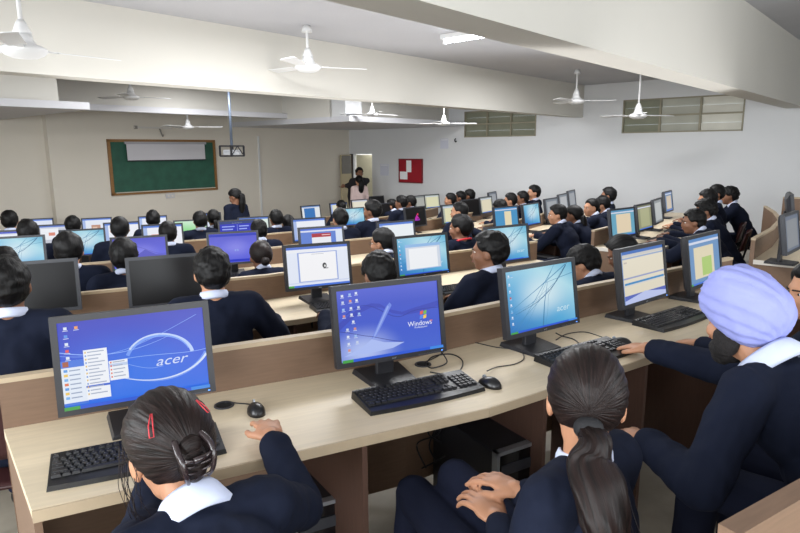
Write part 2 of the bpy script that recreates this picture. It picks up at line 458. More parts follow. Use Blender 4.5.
def desk(p, q, po, qo, fz, label, group, ends=(True, True), whiteedge=False, ph=PH, trimM=EDGEM, low=.19, fr=None):
    """one straight desk unit; p,q on the divider line, po,qo on the user edge"""
    c = (p+q)/2; t = thing('computer_desk', label, 'desk', (c.x, c.y, fz), math.atan2(q.y-p.y, q.x-p.x), group)
    inv = t.rotation_euler.to_matrix().inverted(); a = t.rotation_euler.z
    def L(v): d = v - c; return Vector((d.x*math.cos(-a)-d.y*math.sin(-a), d.x*math.sin(-a)+d.y*math.cos(-a)))
    P, Q, PO, QO = L(p), L(q), L(po), L(qo)
    mb = MB(); mb.prism([P, Q, QO, PO], DH-.028, DH); top = mb.build('worktop', TOPM, t)
    mb = MB()
    n = Vector((0, -1))
    e = MB(); u = (QO-PO).normalized(); nn = Vector((u.y, -u.x))
    e.prism([PO, QO, QO+nn*.006, PO+nn*.006], DH-.032, DH-.001); e.build('edge_band', WEDGE if whiteedge else EDGEM, top)
    if whiteedge:
        e = MB(); u = (PO-P).normalized(); nn = Vector((u.y, -u.x))*-1
        if nn.x > 0: nn = -nn
        e.prism([P, PO, PO+nn*.006, P+nn*.006], DH-.034, DH+.0005); e.build('end_edge_band', WEDGE, top)
    pt = .03
    mb.prism([P, Q, Q+Vector((0,pt)), P+Vector((0,pt))], low, DH+ph-.016); mb.build('divider_panel', PANELM, t)
    mb = MB(); mb.prism([P+Vector((0,-.002)), Q+Vector((0,-.002)), Q+Vector((0,pt+.002)), P+Vector((0,pt+.002))], DH+ph-.016, DH+ph); mb.build('top_trim', trimM, t)
    Ln = (Q-P).length; ns = max(1, round(Ln/.8)); first = 0 if ends[0] else 1
    frs = fr if fr is not None else [i/ns for i in range(first, ns+1 if ends[1] else ns)]
    for f in frs:
        i = 0 if f == 0 else (ns if f == 1 else 99); s0 = P.lerp(Q, f); s1 = PO.lerp(QO, f); w = .009
        dx = .012 if i == 0 else (-.012 if i == ns else 0)
        s1 = s0.lerp(s1, .95); s0 = s0 + Vector((0,-.002))
        mb = MB(); mb.prism([s0+Vector((dx-w,0)), s0+Vector((dx+w,0)), s1+Vector((dx+w,0)), s1+Vector((dx-w,0))], 0, DH-.03)
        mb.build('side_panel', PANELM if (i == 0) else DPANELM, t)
    return t
ORD = ['front', 'second', 'third', 'fourth', 'fifth', 'farthest']
for k in range(6):
    pl = ROWS[k]; ol = offset_line(pl, DEPTH); ol[0] = ol[0] + rad(26)*.12
    desk(pl[0], pl[1], ol[0], ol[1], floor_z(k), 'long pale-topped brown desk, left stretch of the %s row of desks' % ORD[k], 'long desks of the left block', fr=[0,.67] if k == 0 else None)
    desk(pl[1], pl[2], ol[1], ol[2], floor_z(k), 'long pale-topped brown desk, right stretch of the %s row before the aisle' % ORD[k], 'long desks left of the aisle', ends=(False, True), fr=[.12,.36,.62,1] if k == 0 else None)
    wl = WINGS[k]; wo = offset_line(wl, DEPTH)
    for i in range(len(wl)-1):
        far = ['first', 'second', 'third', 'fourth', 'fifth'][i]
        desk(wl[i], wl[i+1], wo[i], wo[i+1], floor_z(k), 'curved brown desk unit beyond the aisle, %s unit of the %s row' % (far, ORD[k]), 'curved desk units beyond the aisle', ends=(i == 0, True), whiteedge=(i == 0))
# corner of the row nearest the viewpoint
p = atz(746, 533, .91+.115); q = atz(800, 501, .91+.115); dv = (q-p).normalized().to_2d()
p2 = p.to_2d()+dv*-.02; q2 = p2 + dv*1.7
off = Vector((dv.y, -dv.x))*DEPTH
desk(p2, q2, p2+off, q2+off, .115, 'brown wood desk corner at the bottom right edge, nearest the viewpoint', 'long desks left of the aisle', trimM=PANELM)
mb = MB(); c2 = to_room(p2+dv*.85+off*.5)
mb.box(c2[0]-1.3, c2[0]+1.4, c2[1]-1.0, c2[1]+.28, 0, .115); 
# (raised platform the nearest desk stands on)
pp = [p2 - dv*.1 - off*.12, q2 + dv*.2 - off*.12, q2 + dv*.2 + off*2, p2 - dv*.1 + off*2]
mb = MB(); mb.prism([tuple(v) for v in pp], 0.0, .115); struct(mb.build('floor', FLOORM))
# taller partition at the far bend of the right-hand block
mb = MB(); a = Vector((4.56, 7.25)); b = Vector((4.96, 7.0)); n = Vector((b.y-a.y, a.x-b.x)).normalized()*.025
mb.prism([a, b, b+n, a+n], 0, 1.0)
tp = thing('partition_panel', 'short brown wooden partition standing in the desks at the right edge by the white wall', 'partition', (0,0,0))
mb.build('panel', PANELM, tp)
mb = MB(); mb.prism([a, b, b+n, a+n], 1.0, 1.02); mb.build('top_trim', EDGEM, tp)

# ------------------------------------------------------------------ monitors
SW, SH = .406, .254          # visible screen
class Scr:
    """flat emissive artwork of one display, drawn in u,v = 0..1"""
    def __init__(s, bg): s.mb = MB(); s.l = 0; s.rect(0, 1, 0, 1, bg)
    def P(s, u, v, l): return (-SW/2 + u*SW, -.0002 - .00025*l, -SH/2 + v*SH)
    def poly(s, pts, m):
        if isinstance(m, tuple): m = emat(m)
        s.mb.add([s.P(u, v, s.l) for u, v in pts], [tuple(range(len(pts)))], m, uv=[[(u, v) for u, v in pts]]); s.l += 1
    def rect(s, u0, u1, v0, v1, m):
        s.poly([(u0,v0),(u1,v0),(u1,v1),(u0,v1)], m)
    def stroke(s, pts, w, m, w1=None, n=None):
        if isinstance(m, tuple): m = emat(m)
        V = [Vector((u*SW, v*SH)) for u, v in pts]; L = []; k = len(V); w1 = w if w1 is None else w1
        for i, p in enumerate(V):
            t = (V[min(i+1,k-1)]-V[max(i-1,0)]).normalized(); q = Vector((-t.y, t.x)); ww = w + (w1-w)*i/(k-1)
            L.append((p+q*ww/2, p-q*ww/2))
        y = -.0002-.00025*s.l; s.l += 1
        vs = []; fs = []
        for a, b in L: vs += [(a.x-SW/2, y, a.y-SH/2), (b.x-SW/2, y, b.y-SH/2)]
        for i in range(k-1): fs.append((2*i, 2*i+1, 2*i+3, 2*i+2))
        s.mb.add(vs, fs, m, uv=[[(0,0)]*4]*len(fs))
    def text(s, t, u, v, size, m, shear=0., flat=1.):
        if isinstance(m, tuple): m = emat(m)
        vs, fs = text_mesh(t, size, shear); y = -.0002-.00025*s.l; s.l += 3
        s.mb.add([(-SW/2+u*SW + a[0], y - max(0,a[2])*.3, -SH/2+v*SH+a[1]*flat) for a in vs], fs, m, uv=[[(0,0)]*len(f) for f in fs])
    def icons(s, spots, cols=((232,238,250),(160,195,245),(225,232,248),(205,216,240),(226,150,130)), w=.022, h=.032):
        for i, (u, v) in enumerate(spots):
            s.rect(u-w/2, u+w/2, v-h/2, v+h/2, cols[i % len(cols)]); s.rect(u-w*.8, u+w*.8, v-h*.95, v-h*.72, (215,225,245))
    def taskbar(s, h=.045, dark=False):
        s.rect(0, 1, 0, h, (40,90,220)); s.rect(0, .1, 0, h, (70,165,70)); s.rect(.86, 1, 0, h, (60,140,235))
def arc(cx, cy, rx, ry, a0, a1, n=24):
    return [(cx+rx*math.cos(R_(a0+(a1-a0)*i/n)), cy+ry*math.sin(R_(a0+(a1-a0)*i/n))) for i in range(n+1)]
def bez(p0, p1, p2, p3, n=20):
    o = []
    for i in range(n+1):
        t = i/n; a = (1-t)**3; b = 3*t*(1-t)**2; c = 3*t*t*(1-t); d = t**3
        o.append((a*p0[0]+b*p1[0]+c*p2[0]+d*p3[0], a*p0[1]+b*p1[1]+c*p2[1]+d*p3[1]))
    return o
DEEPBLUE = egrad('wallpaper_deep_blue', [(0,(40,110,235)),(.45,(36,84,220)),(1,(42,50,190))], 'v', (.45,.35,.6,(70,140,250),.5))
XPBLUE = egrad('wallpaper_xp_blue', [(0,(72,104,214)),(.35,(60,90,210)),(.75,(62,84,205)),(1,(84,98,214))], 'v', (.22,.12,.42,(190,206,252),.9))
LIGHTB = egrad('wallpaper_light_blue', [(0,(30,110,190)),(.4,(86,172,220)),(.75,(170,220,236)),(1,(96,178,214))], (.45,.55), (.52,.55,.5,(225,242,246),.85))
LIGHTC = egrad('wallpaper_cyan_blue', [(0,(40,120,215)),(.5,(120,190,240)),(1,(185,220,245))], (.3,.7), (.5,.7,.4,(235,246,252),.7))
LAVB = egrad('wallpaper_lavender', [(0,(92,98,225)),(.5,(104,108,228)),(1,(84,84,205))], 'v', (.55,.5,.4,(150,150,240),.6))
GREENW = egrad('wallpaper_green', [(0,(110,205,110)),(.5,(150,225,150)),(1,(225,245,232))], (.2,.8), (.7,.2,.4,(90,190,90),.6))
WHITED = egrad('page_white', [(0,(246,247,252)),(1,(236,240,252))])
CREAMD = egrad('page_cream', [(0,(226,218,196)),(1,(232,224,204))])
def curve_pages(s):
    pass
def c_startmenu():
    s = Scr(DEEPBLUE)
    s.stroke(arc(.66,.42,.235,.30,160,20,24), .010, (118,160,250)); s.stroke(arc(.66,.44,.235,.30,150,60,20), .006, (205,222,255), .001)
    s.stroke(arc(.66,.43,.24,.30,110,8,20), .001, (190,212,255), .011)
    s.stroke(bez((0,.62),(.35,.5),(.5,.6),(.95,.92)), .0012, (140,180,255))
    s.stroke(bez((0,.66),(.3,.52),(.5,.56),(.74,.70)), .0028, (150,186,255), .001)
    s.stroke(bez((0,.34),(.4,.62),(.75,.42),(1,.48)), .0016, (150,186,255))
    s.stroke(bez((.3,.36),(.62,.04),(.9,.18),(1,.44)), .003, (110,150,245), .013); s.stroke(bez((.3,.34),(.62,.06),(.9,.2),(1,.42)), .0015, (214,228,255), .007)
    s.stroke(bez((.44,.42),(.6,.3),(.62,.34),(.68,.34)), .0015, (140,176,250))
    s.text('acer', .735, .40, .052, (214,226,255), .35, .8)
    s.icons([(.05,.93),(.12,.93),(.05,.84),(.05,.75),(.05,.67),(.05,.59)], ((225,235,250),(240,160,90),(90,150,235),(225,235,250),(230,80,70)))
    s.rect(.0,.155,.06,.56,(232,240,252)); s.rect(0,.155,.48,.56,(66,120,226)); s.rect(.012,.05,.49,.55,(170,90,60))
    for i in range(7): s.rect(.015,.04,.43-.052*i,.46-.052*i,((90,160,235),(240,200,90),(120,180,240),(230,120,80))[i%4]); s.rect(.05,.12,.437-.052*i,.45-.052*i,(150,165,195))
    s.rect(0,.155,.045,.075,(66,120,226))
    s.rect(.15,.305,.08,.66,(244,247,253)); s.rect(.15,.305,.22,.245,(52,100,215))
    for i in range(13): s.rect(.175,.285-.02*(i%3),.625-.04*i,.637-.04*i,(165,176,200)); s.rect(.158,.168,.62-.04*i,.64-.04*i,(120,160,225) if i%2 else (225,190,110))
    s.rect(.31,.435,.27,.5,(244,247,253)); s.rect(.31,.435,.43,.465,(196,212,242))
    for i in range(5): s.rect(.335,.415-.015*(i%2),.475-.042*i,.487-.042*i,(165,176,200)); s.rect(.318,.328,.47-.042*i,.49-.042*i,(225,110,90))
    s.taskbar(.04); return s
def c_xp():
    s = Scr(XPBLUE)
    s.poly([(.0,.55),(.12,.66),(.22,.74),(.32,.78),(.4,.76),(.5,.66),(.62,.6),(.75,.64),(1,.7),(1,.62),(.8,.56),(.64,.55),(.52,.6),(.42,.7),(.32,.72),(.2,.66),(.1,.56),(0,.44)], (54,70,190))
    s.stroke(bez((.08,.66),(.34,.98),(.46,.42),(.66,.56))+bez((.66,.56),(.76,.63),(.9,.6),(1,.6)), .0022, (40,52,160))
    s.poly([(.30,.28),(.34,.28),(.52,.72),(.50,.76),(.46,.7)], (112,138,232)); s.poly([(.31,.28),(.33,.28),(.49,.7),(.48,.72)], (150,172,244))
    s.stroke(bez((0,.44),(.12,.4),(.2,.34),(.3,.31))+bez((.3,.31),(.4,.26),(.5,.2),(.6,.17)), .0018, (34,44,140))
    s.poly([(.03,.08),(.2,.17),(.3,.27),(.42,.2),(.62,.16),(.5,.1),(.3,.08)], (176,194,250))
    fx, fy = .79, .46
    for a, b, c in ((0,1,(232,92,60)),(1,1,(120,190,70)),(0,0,(84,140,240)),(1,0,(250,206,70))):
        u = fx + a*.036 + b*.006; v = fy + b*.062
        s.poly([(u,v),(u+.032,v+.008),(u+.038,v+.06),(u+.006,v+.052)], c)
    s.text('Windows', .79, .40, .026, (240,244,255)); s.text('xp', .905, .425, .013, (240,120,60)); s.text('Professional', .795, .345, .011, (220,228,250))
    s.icons([(.05,.93),(.12,.94),(.18,.95),(.05,.84),(.12,.85),(.18,.85),(.05,.74),(.12,.75),(.19,.75),(.05,.65),(.12,.66),(.19,.66),(.13,.56),(.07,.46),(.14,.46),(.07,.36),(.14,.36),(.07,.26),(.15,.27),(.07,.17)])
    s.taskbar(.04); return s
def c_acerlines(icons=True, window=None, clean=False):
    s = Scr(LIGHTB); D = (38,96,140); Mx = (70,140,184)
    for a, b, w in (((-.0,.02),(.62,.60),.0016),((.08,0),(.68,.92),.0022),((.2,0),(.72,1),.0012),((0,.2),(.75,.72),.0012),((0,.34),(.9,.98),.003),((.0,.30),(.52,.5),.001),((.52,.0),(.60,.52),.0012)):
        s.stroke([a, ((a[0]+b[0])/2+.01,(a[1]+b[1])/2), b], w*.6, Mx, w*1.4)
    s.stroke(bez((.1,.30),(.45,.42),(.62,.5),(.9,.96)), .0010, D, .0042)
    s.stroke([(.48,.0),(.53,.4),(.60,.74)], .0075, (60,130,176), .0012)
    s.stroke([(.6,.52),(.78,.8),(.92,1)], .001, D, .0022); s.stroke([(.55,.72),(1,.82)], .0012, Mx, .003)
    if not clean: s.text('acer', .80, .25, .046, (206,232,244), .2, .85)
    if icons: s.icons([(.04,.93),(.08,.93),(.04,.8),(.04,.69),(.04,.58),(.04,.47),(.04,.37),(.04,.27),(.04,.17)], ((225,235,250),(120,190,235),(225,235,250),(225,235,250),(220,80,70)), .02, .03)
    if window:
        u0,u1,v0,v1,c = window; s.rect(u0,u1,v0,v1,(150,190,235)); s.rect(u0+.01,u1-.01,v0+.02,v1-.08,(214,222,236)); s.rect(u0+.07,u1-.07,v0+.03,v1-.12,c)
    s.taskbar(.03); return s
def c_form():
    s = Scr(CREAMD)
    s.rect(0,1,.94,1,(60,110,190)); s.rect(0,1,.89,.94,(206,204,200)); s.rect(0,1,.85,.88,(150,170,205))
    s.rect(.06,.13,.77,.8,(200,190,180)); s.rect(.0,1,.47,.5,(150,160,200)); s.rect(.05,.98,.36,.40,(60,140,200)); s.rect(.0,1,.33,.36,(220,214,205))
    s.rect(0,1,0,.16,(86,104,190)); s.poly([(0,0),(1,0),(1,.08),(.5,.17),(0,.06)],(190,200,240)); s.rect(0,.03,0,1,(120,150,200)); return s
def c_doc(frame, page, u0=.2, u1=.82, v0=.1, v1=.9, top=(70,110,200), spot=None, bars=()):
    s = Scr(emat(frame)); s.rect(0,1,.93,1,top); s.rect(0,1,.88,.93,(214,220,236)); s.rect(u0,u1,v0,min(v1,.86),page)
    for b in bars: s.rect(*b)
    if spot: s.rect(*spot)
    s.rect(0,1,0,.04,(70,120,220)); s.rect(0,.08,0,.04,(80,170,80)); return s
def c_word():
    s = Scr(emat((232,238,252))); s.rect(0,1,.94,1,(84,120,215)); s.rect(0,1,.86,.94,(240,242,250)); s.rect(.17,.82,.12,.86,(150,170,228)); s.rect(.195,.80,.14,.84,(250,250,253))
    s.poly(arc(.6,.5,.035,.07,0,345,14), (60,60,64)); s.poly(arc(.606,.49,.017,.03,0,345,10), (225,225,225)); s.rect(.58,.66,.42,.44,(120,120,124))
    s.rect(.4,.6,.8,.81,(170,175,190)); s.rect(0,1,.09,.12,(214,222,246)); s.rect(0,1,0,.05,(74,120,225)); s.rect(0,.09,0,.05,(80,170,80)); return s
def c_plainbars():
    s = Scr(LAVB); s.rect(0,1,.9,.98,(30,50,190)); s.rect(0,1,.02,.1,(30,50,200)); s.text('a·z', .56,.42,.03,(170,205,250)); return s
def c_lavxp():
    s = Scr(LAVB); s.poly([(.2,.0),(.4,.4),(.6,.62),(.8,.44),(1,.4),(1,.2),(.7,.3),(.5,.1)],(92,92,200)); s.stroke(bez((.2,.7),(.5,.9),(.7,.4),(1,.45)),.002,(60,60,170))
    s.icons([(.05,.9),(.12,.9),(.05,.78),(.12,.78),(.5,.2),(.5,.1)]); s.taskbar(.04); return s
def c_bios():
    s = Scr(emat((28,42,190))); s.rect(0,1,.88,1,(40,60,120)); s.text('- - - - - - -', .5,.93,.03,(225,230,250)); s.rect(.495,.505,0,.86,(150,165,235))
    for i in range(6):
        s.rect(.06,.42-.05*(i%3),.74-.13*i,.79-.13*i,(160,178,245)); s.rect(.55,.9-.06*((i+1)%3),.74-.13*i,.79-.13*i,(160,178,245))
    return s
def c_banner():
    s = Scr(emat((96,130,214))); s.rect(0,1,.94,1,(70,110,220)); s.rect(0,1,.88,.94,(222,228,244)); s.rect(.26,.72,0.04,.78,(240,242,248)); s.rect(.26,.72,.68,.82,(176,44,56)); s.rect(.5,.7,.74,.77,(240,200,200)); s.rect(.84,1,.04,.88,(222,232,250)); s.rect(0,1,0,.04,(70,120,220)); return s
def c_off(): return Scr(mat('screen_off', (.010,.010,.011), .28, spec=.2))
def c_magenta():
    s = Scr(mat('screen_off', (.010,.010,.011), .28, spec=.2)); s.poly([(.44,.36),(.5,.5),(.56,.62),(.62,.5),(.7,.34),(.6,.4),(.5,.3)], (190,40,170)); s.poly([(.56,.62),(.6,.7),(.66,.66),(.63,.55)],(214,60,90)); s.rect(.44,.7,.28,.34,(170,50,200)); return s
def c_gray(c=(120,130,140), p=(158,164,168)):
    s = Scr(emat(c)); s.rect(.12,.9,.08,.88,p); return s
def c_white(c=(238,242,252), spots=()):
    s = Scr(emat(c)); s.rect(0,1,.92,1,(90,130,220)); s.rect(0,.1,.05,.92,(170,190,235))
    for q in spots: s.rect(*q)
    s.rect(0,1,0,.06,(80,125,225)); return s

def frame_mesh(m=DGREYP, off=False):
    W, H = .444, .292; b = .019; mb = MB()
    y0, y1 = -.006, .022
    for x0, x1, z0, z1 in ((-W/2, W/2, H/2-b, H/2), (-W/2, W/2, -H/2, -H/2+b), (-W/2, -W/2+b, -H/2+b, H/2-b), (W/2-b, W/2, -H/2+b, H/2-b)):
        mb.box(x0, x1, y0, y1, z0, z1)
    # rear shell bulging backwards
    ring = lambda w, h, y: [(-w/2,y,-h/2),(w/2,y,-h/2),(w/2,y,h/2),(-w/2,y,h/2)]
    v = ring(W, H, y1) + ring(W-.03, H-.03, .036) + ring(W*.62, H*.62, .056)
    f = [(8,9,10,11)] + [(k+j, k+4+j, k+4+(j+1)%4, k+(j+1)%4) for k in (0,4) for j in range(4)]
    mb.add(v, f); mb.add([(-W/2+b,.001,-H/2+b),(W/2-b,.001,-H/2+b),(W/2-b,.001,H/2-b),(-W/2+b,.001,H/2-b)], [(0,1,2,3)])
    return mb
_fm = {}
def monitor(px, py, k, yaw, scr, label, zoff=0., hero=False, tilt=9, group=None, size=1.):
    zc = CH - (.622 if k == 0 else (.735 + .11*(k-1))) 
    zd = floor_z(k) + DH
    zc = zd + .235
    p = atz(px+(2.6 if px == 134 else 1.2), py+1.3, zc)
    # the stand sits a little behind the picture centre
    t = thing('computer_monitor', label, 'monitor', (p.x, p.y, zd), R_(yaw), group)
    if 'frame' not in _fm:
        _fm['frame'] = frame_mesh(); 
    T = Matrix.Translation((0, 0, .235)) @ Matrix.Rotation(R_(-tilt), 4, 'X')
    def mk(name, mb, m, parent=t, smooth=False):
        o = mb.build(name, m, parent, smooth) if isinstance(mb, MB) else link(name, mb, parent); return o
    fb = MB(); fb.add(_fm['frame'].v, _fm['frame'].f, None, T)
    b = mk('bezel', fb, DGREYP if not hero else BLACKP)
    sb = scr.mb; sb.v = [tuple(T @ Vector(q)) for q in sb.v]; mk('screen', sb, None)
    if hero:
        vs, fs = text_mesh('acer', .011, .2); q = MB(); q.add([(a[0], -.0065-a[2]*.2, -.1375+a[1]) for a in vs], fs, None, T); q.build('maker_mark', SILVER, b)
        q = MB(); q.box(.10,.20,-.0085,-.006,-.145,-.1405, None, T); q.build('button_strip', DGREYP, b)
        q = MB(); q.box(.198,.204,-.0075,-.006,-.1395,-.1375, None, T); q.build('power_light', mat('blue_led', (.1,.3,1), emit=3), b)
    s = MB(); s.rbox(-.036,.036,.05,.072,.012,.19); s.box(-.03,.03,.03,.055,.15,.26); s.build('neck', BLACKP, t)
    s = MB(); v = [(-.088,-.03,0),(.088,-.03,0),(.102,.16,0),(-.102,.16,0)]
    v = [(x,y-.02,0) for x,y,_ in v] + [(x*.97,(y-.02)*.97+.002,.014) for x,y,_ in v]
    v[4:] = [(x*.96, y, .012 + (.006 if y > 0 else 0)) for x, y, z in v[4:]]
    s.add(v, [(3,2,1,0),(4,5,6,7),(0,1,5,4),(1,2,6,5),(2,3,7,6),(3,0,4,7)]); s.build('base', BLACKP, t)
    return t
MON = [
 (134,355,0,26,c_startmenu(),'big black monitor with deep blue wallpaper and an open start menu, front row left',1),
 (389.5,319,0,26,c_xp(),'black monitor with blue hilly wallpaper and coloured flag logo, centre of the front row',1),
 (540.5,295.5,0,35,c_acerlines(),'black monitor with pale blue crossing-lines wallpaper behind the ponytailed girl, front row',1),
 (642.5,272.5,0,40,c_form(),'black monitor with beige form and blue bars above the turbaned man\'s hand',1),
 (703.5,258,0,42,c_doc((110,150,196),(226,216,186),.16,.8,.12,.8,(90,140,200),(.4,.72,.16,.56,(176,206,120))),'black monitor with beige page and green patch just above the lavender turban',1),
 (33,286,1,24,c_off(),'large switched-off dark monitor at the left edge of the second row',0),
 (168,279,1,25,c_off(),'large switched-off black monitor left of the boy with short hair, second row',0),
 (317.2,264.5,1,25,c_word(),'black monitor with a white document page holding a small dark drawing, second row',1),
 (421.5,253.7,1,31,c_acerlines(True,(.14,.86,.12,.82,(246,248,252))),'black monitor with pale blue wallpaper and a blank white window, second row',1),
 (507,242.5,1,33,c_acerlines(False),'monitor with bright blue line wallpaper just behind the profiled boy\'s head, second row',0),
 (15,252,2,24,c_acerlines(False,clean=True),'monitor with pale blue crossing-lines wallpaper at the left edge, third row',0),
 (139,252,2,24,c_lavxp(),'monitor with lavender wallpaper behind the curly-haired boy\'s head, third row',0),
 (232.5,246.5,2,22,c_plainbars(),'monitor with plain violet-blue screen between dark blue bars, third row',0),
 (321,240.5,2,26,c_banner(),'monitor showing a web page with a red banner, third row',0),
 (396,234,2,34,c_white((240,246,250)),'monitor with a blank white screen above the spectacled boy\'s head, third row',0),
 (1,243,3,24,c_doc((240,244,252),(250,250,252),.1,.76,.1,.75,(60,80,200)),'monitor with blue-topped white page at the left edge, fourth row',0),
 (82,241.3,3,24,c_acerlines(False),'monitor with bright blue line wallpaper and brand name, left part of the fourth row',0),
 (162,235.3,3,25,c_white((242,244,252),((.2,.5,.5,.62,(226,150,130)),)),'monitor with white page behind the boy with tousled hair, fourth row',0),
 (236.5,230.5,3,26,c_bios(),'monitor with dark blue setup screen of white text, fourth row',0),
 (308.5,228.3,3,29,c_white((240,244,253)),'monitor with white screen standing behind the red-banner monitor, fourth row',0),
 (57,234,4,24,c_doc((206,210,222),(244,246,252),.02,.52,.3,.9,(90,120,205),(.24,.42,.5,.66,(222,140,120))),'monitor showing a white page with a small red picture box, fifth row left',0),
 (121,231.5,4,25,c_white((243,245,252)),'monitor with white screen behind the round cropped head, fifth row',0),
 (190,229,4,25,Scr(GREENW),'monitor with a soft green wallpaper, fifth row',0),
 (253,225.5,4,26,c_white((226,240,232)),'monitor with pale green-white screen right of the standing girl, fifth row',0),
 (37,226.3,5,24,c_white((226,232,248)),'leftmost monitor of the farthest row, pale screen, right of the boy\'s head',0),
 (96,225.4,5,25,c_white((232,238,250),((.3,.62,.3,.62,(196,150,130)),(.34,.5,.34,.5,(232,200,180)))),'monitor with a brown picture on white, farthest row beside the left end of the board',0),
 (152,223.3,5,26,c_white((236,240,252)),'monitor with white screen below the middle of the green board, farthest row',0),
 (207,220,5,27,c_white((226,234,250)),'small monitor behind the ponytailed head below the board\'s right end, farthest row',0),
 (791,231,0,46,c_gray((96,106,124),(130,134,140)),'dark-backed monitor with grey screen on the desk at the right edge',0),
 (621.8,221.2,1,38,c_doc((108,170,196),(232,214,184),.22,.84,.1,.84,(90,150,190)),'tall-looking monitor with peach page on teal, first beyond the aisle in the second row',0),
 (643.5,215.5,1,49,c_doc((150,152,120),(176,178,140),.2,.85,.1,.85,(120,124,100)),'monitor with olive page, second beyond the aisle in the second row',0),
 (657,209.5,1,56,c_gray((140,146,150),(186,190,190)),'narrow-looking monitor with grey-white screen, third beyond the aisle in the second row',0),
 (667.5,200,1,54,c_doc((100,130,170),(206,190,170),.2,.85,.1,.8,(90,120,170)),'farthest monitor against the white wall in the second row\'s curved block',0),
 (505.3,216.6,2,38,c_doc((74,150,200),(234,222,186),.42,.72,.08,.82,(70,140,200)),'monitor with a cream column on bright blue, first beyond the aisle in the third row',0),
 (530.5,213,2,50,c_acerlines(False,clean=True),'slanting monitor with pale blue line wallpaper, second beyond the aisle in the third row',0),
 (551,206.7,2,52,c_gray((120,128,138),(160,164,170)),'monitor with dull grey screen behind the boy in profile, third row',0),
 (562.5,201.5,2,58,c_gray((120,128,138),(176,178,182)),'narrow grey monitor near the white wall, third row, second from its far end',0),
 (571,197.3,2,60,c_gray((96,104,118),(150,154,160)),'narrowest monitor by the white wall at the far end of the third row',0),
 (414.5,215.5,3,46,c_magenta(),'black-screened monitor with a small magenta shape, fourth row',0),
 (451,212.5,3,44,c_doc((176,184,170),(230,226,186),.1,.92,.08,.9,(150,170,180)),'monitor with cream page that the older man with thinning hair is facing',0),
 (470,206.5,3,42,c_off(),'switched-off grey-black monitor behind the older man\'s head, fourth row',0),
 (485.3,203.6,3,54,c_doc((176,176,160),(224,216,188),.1,.92,.06,.92,(150,160,160)),'monitor with cream page beside the wall-side aisle, fourth row',0),
 (492,198,3,62,c_gray((96,104,118),(150,154,160)),'edge-on monitor behind the cream-paged one, far end of the fourth row',0),
 (352,215.3,4,34,c_acerlines(False,clean=True),'monitor with vivid blue line wallpaper left of the boy by the doorway, fifth row',0),
 (384,210,4,46,c_off(),'black switched-off monitor behind the boy looking left, fifth row',0),
 (420,201,4,50,c_gray((130,136,136),(170,172,166)),'small grey-screened monitor below the red notice board, fifth row',0),
 (431,200,4,42,c_doc((190,192,170),(222,220,184),.1,.92,.06,.9,(160,170,160)),'monitor with pale yellow page just right of and below the red notice board',0),
 (310,211.5,5,42,c_doc((232,236,240),(58,120,190),.12,.72,.05,.86,(90,130,190)),'monitor with blue picture on white, first beyond the aisle in the farthest row',0),
 (338,208.5,5,44,c_white((232,228,206)),'monitor with cream screen behind a dark head below the doorway, farthest row',0),
 (358.8,204.8,5,42,c_doc((224,218,196),(232,228,210),.1,.9,.06,.88,(180,180,190)),'monitor with cream page below the pale-dressed visitor at the doorway',0),
 (376,201,5,44,c_off(),'small dark monitor right of the doorway, farthest row',0),
]
MOBJ = []
for px, py, k, yaw, scr, lab, hero in MON:
    MOBJ.append(monitor(px, py, k, yaw, scr, lab, hero=bool(hero)))
# two more at the far end of the right-hand block
for x, y, yw, lab in ((2.0,0,60,'grey monitor seen edge-on behind the partition, at the far right edge'),):
    t = monitor(791, 205.5, 0, 62, c_gray((96,104,118),(140,144,150)), lab)

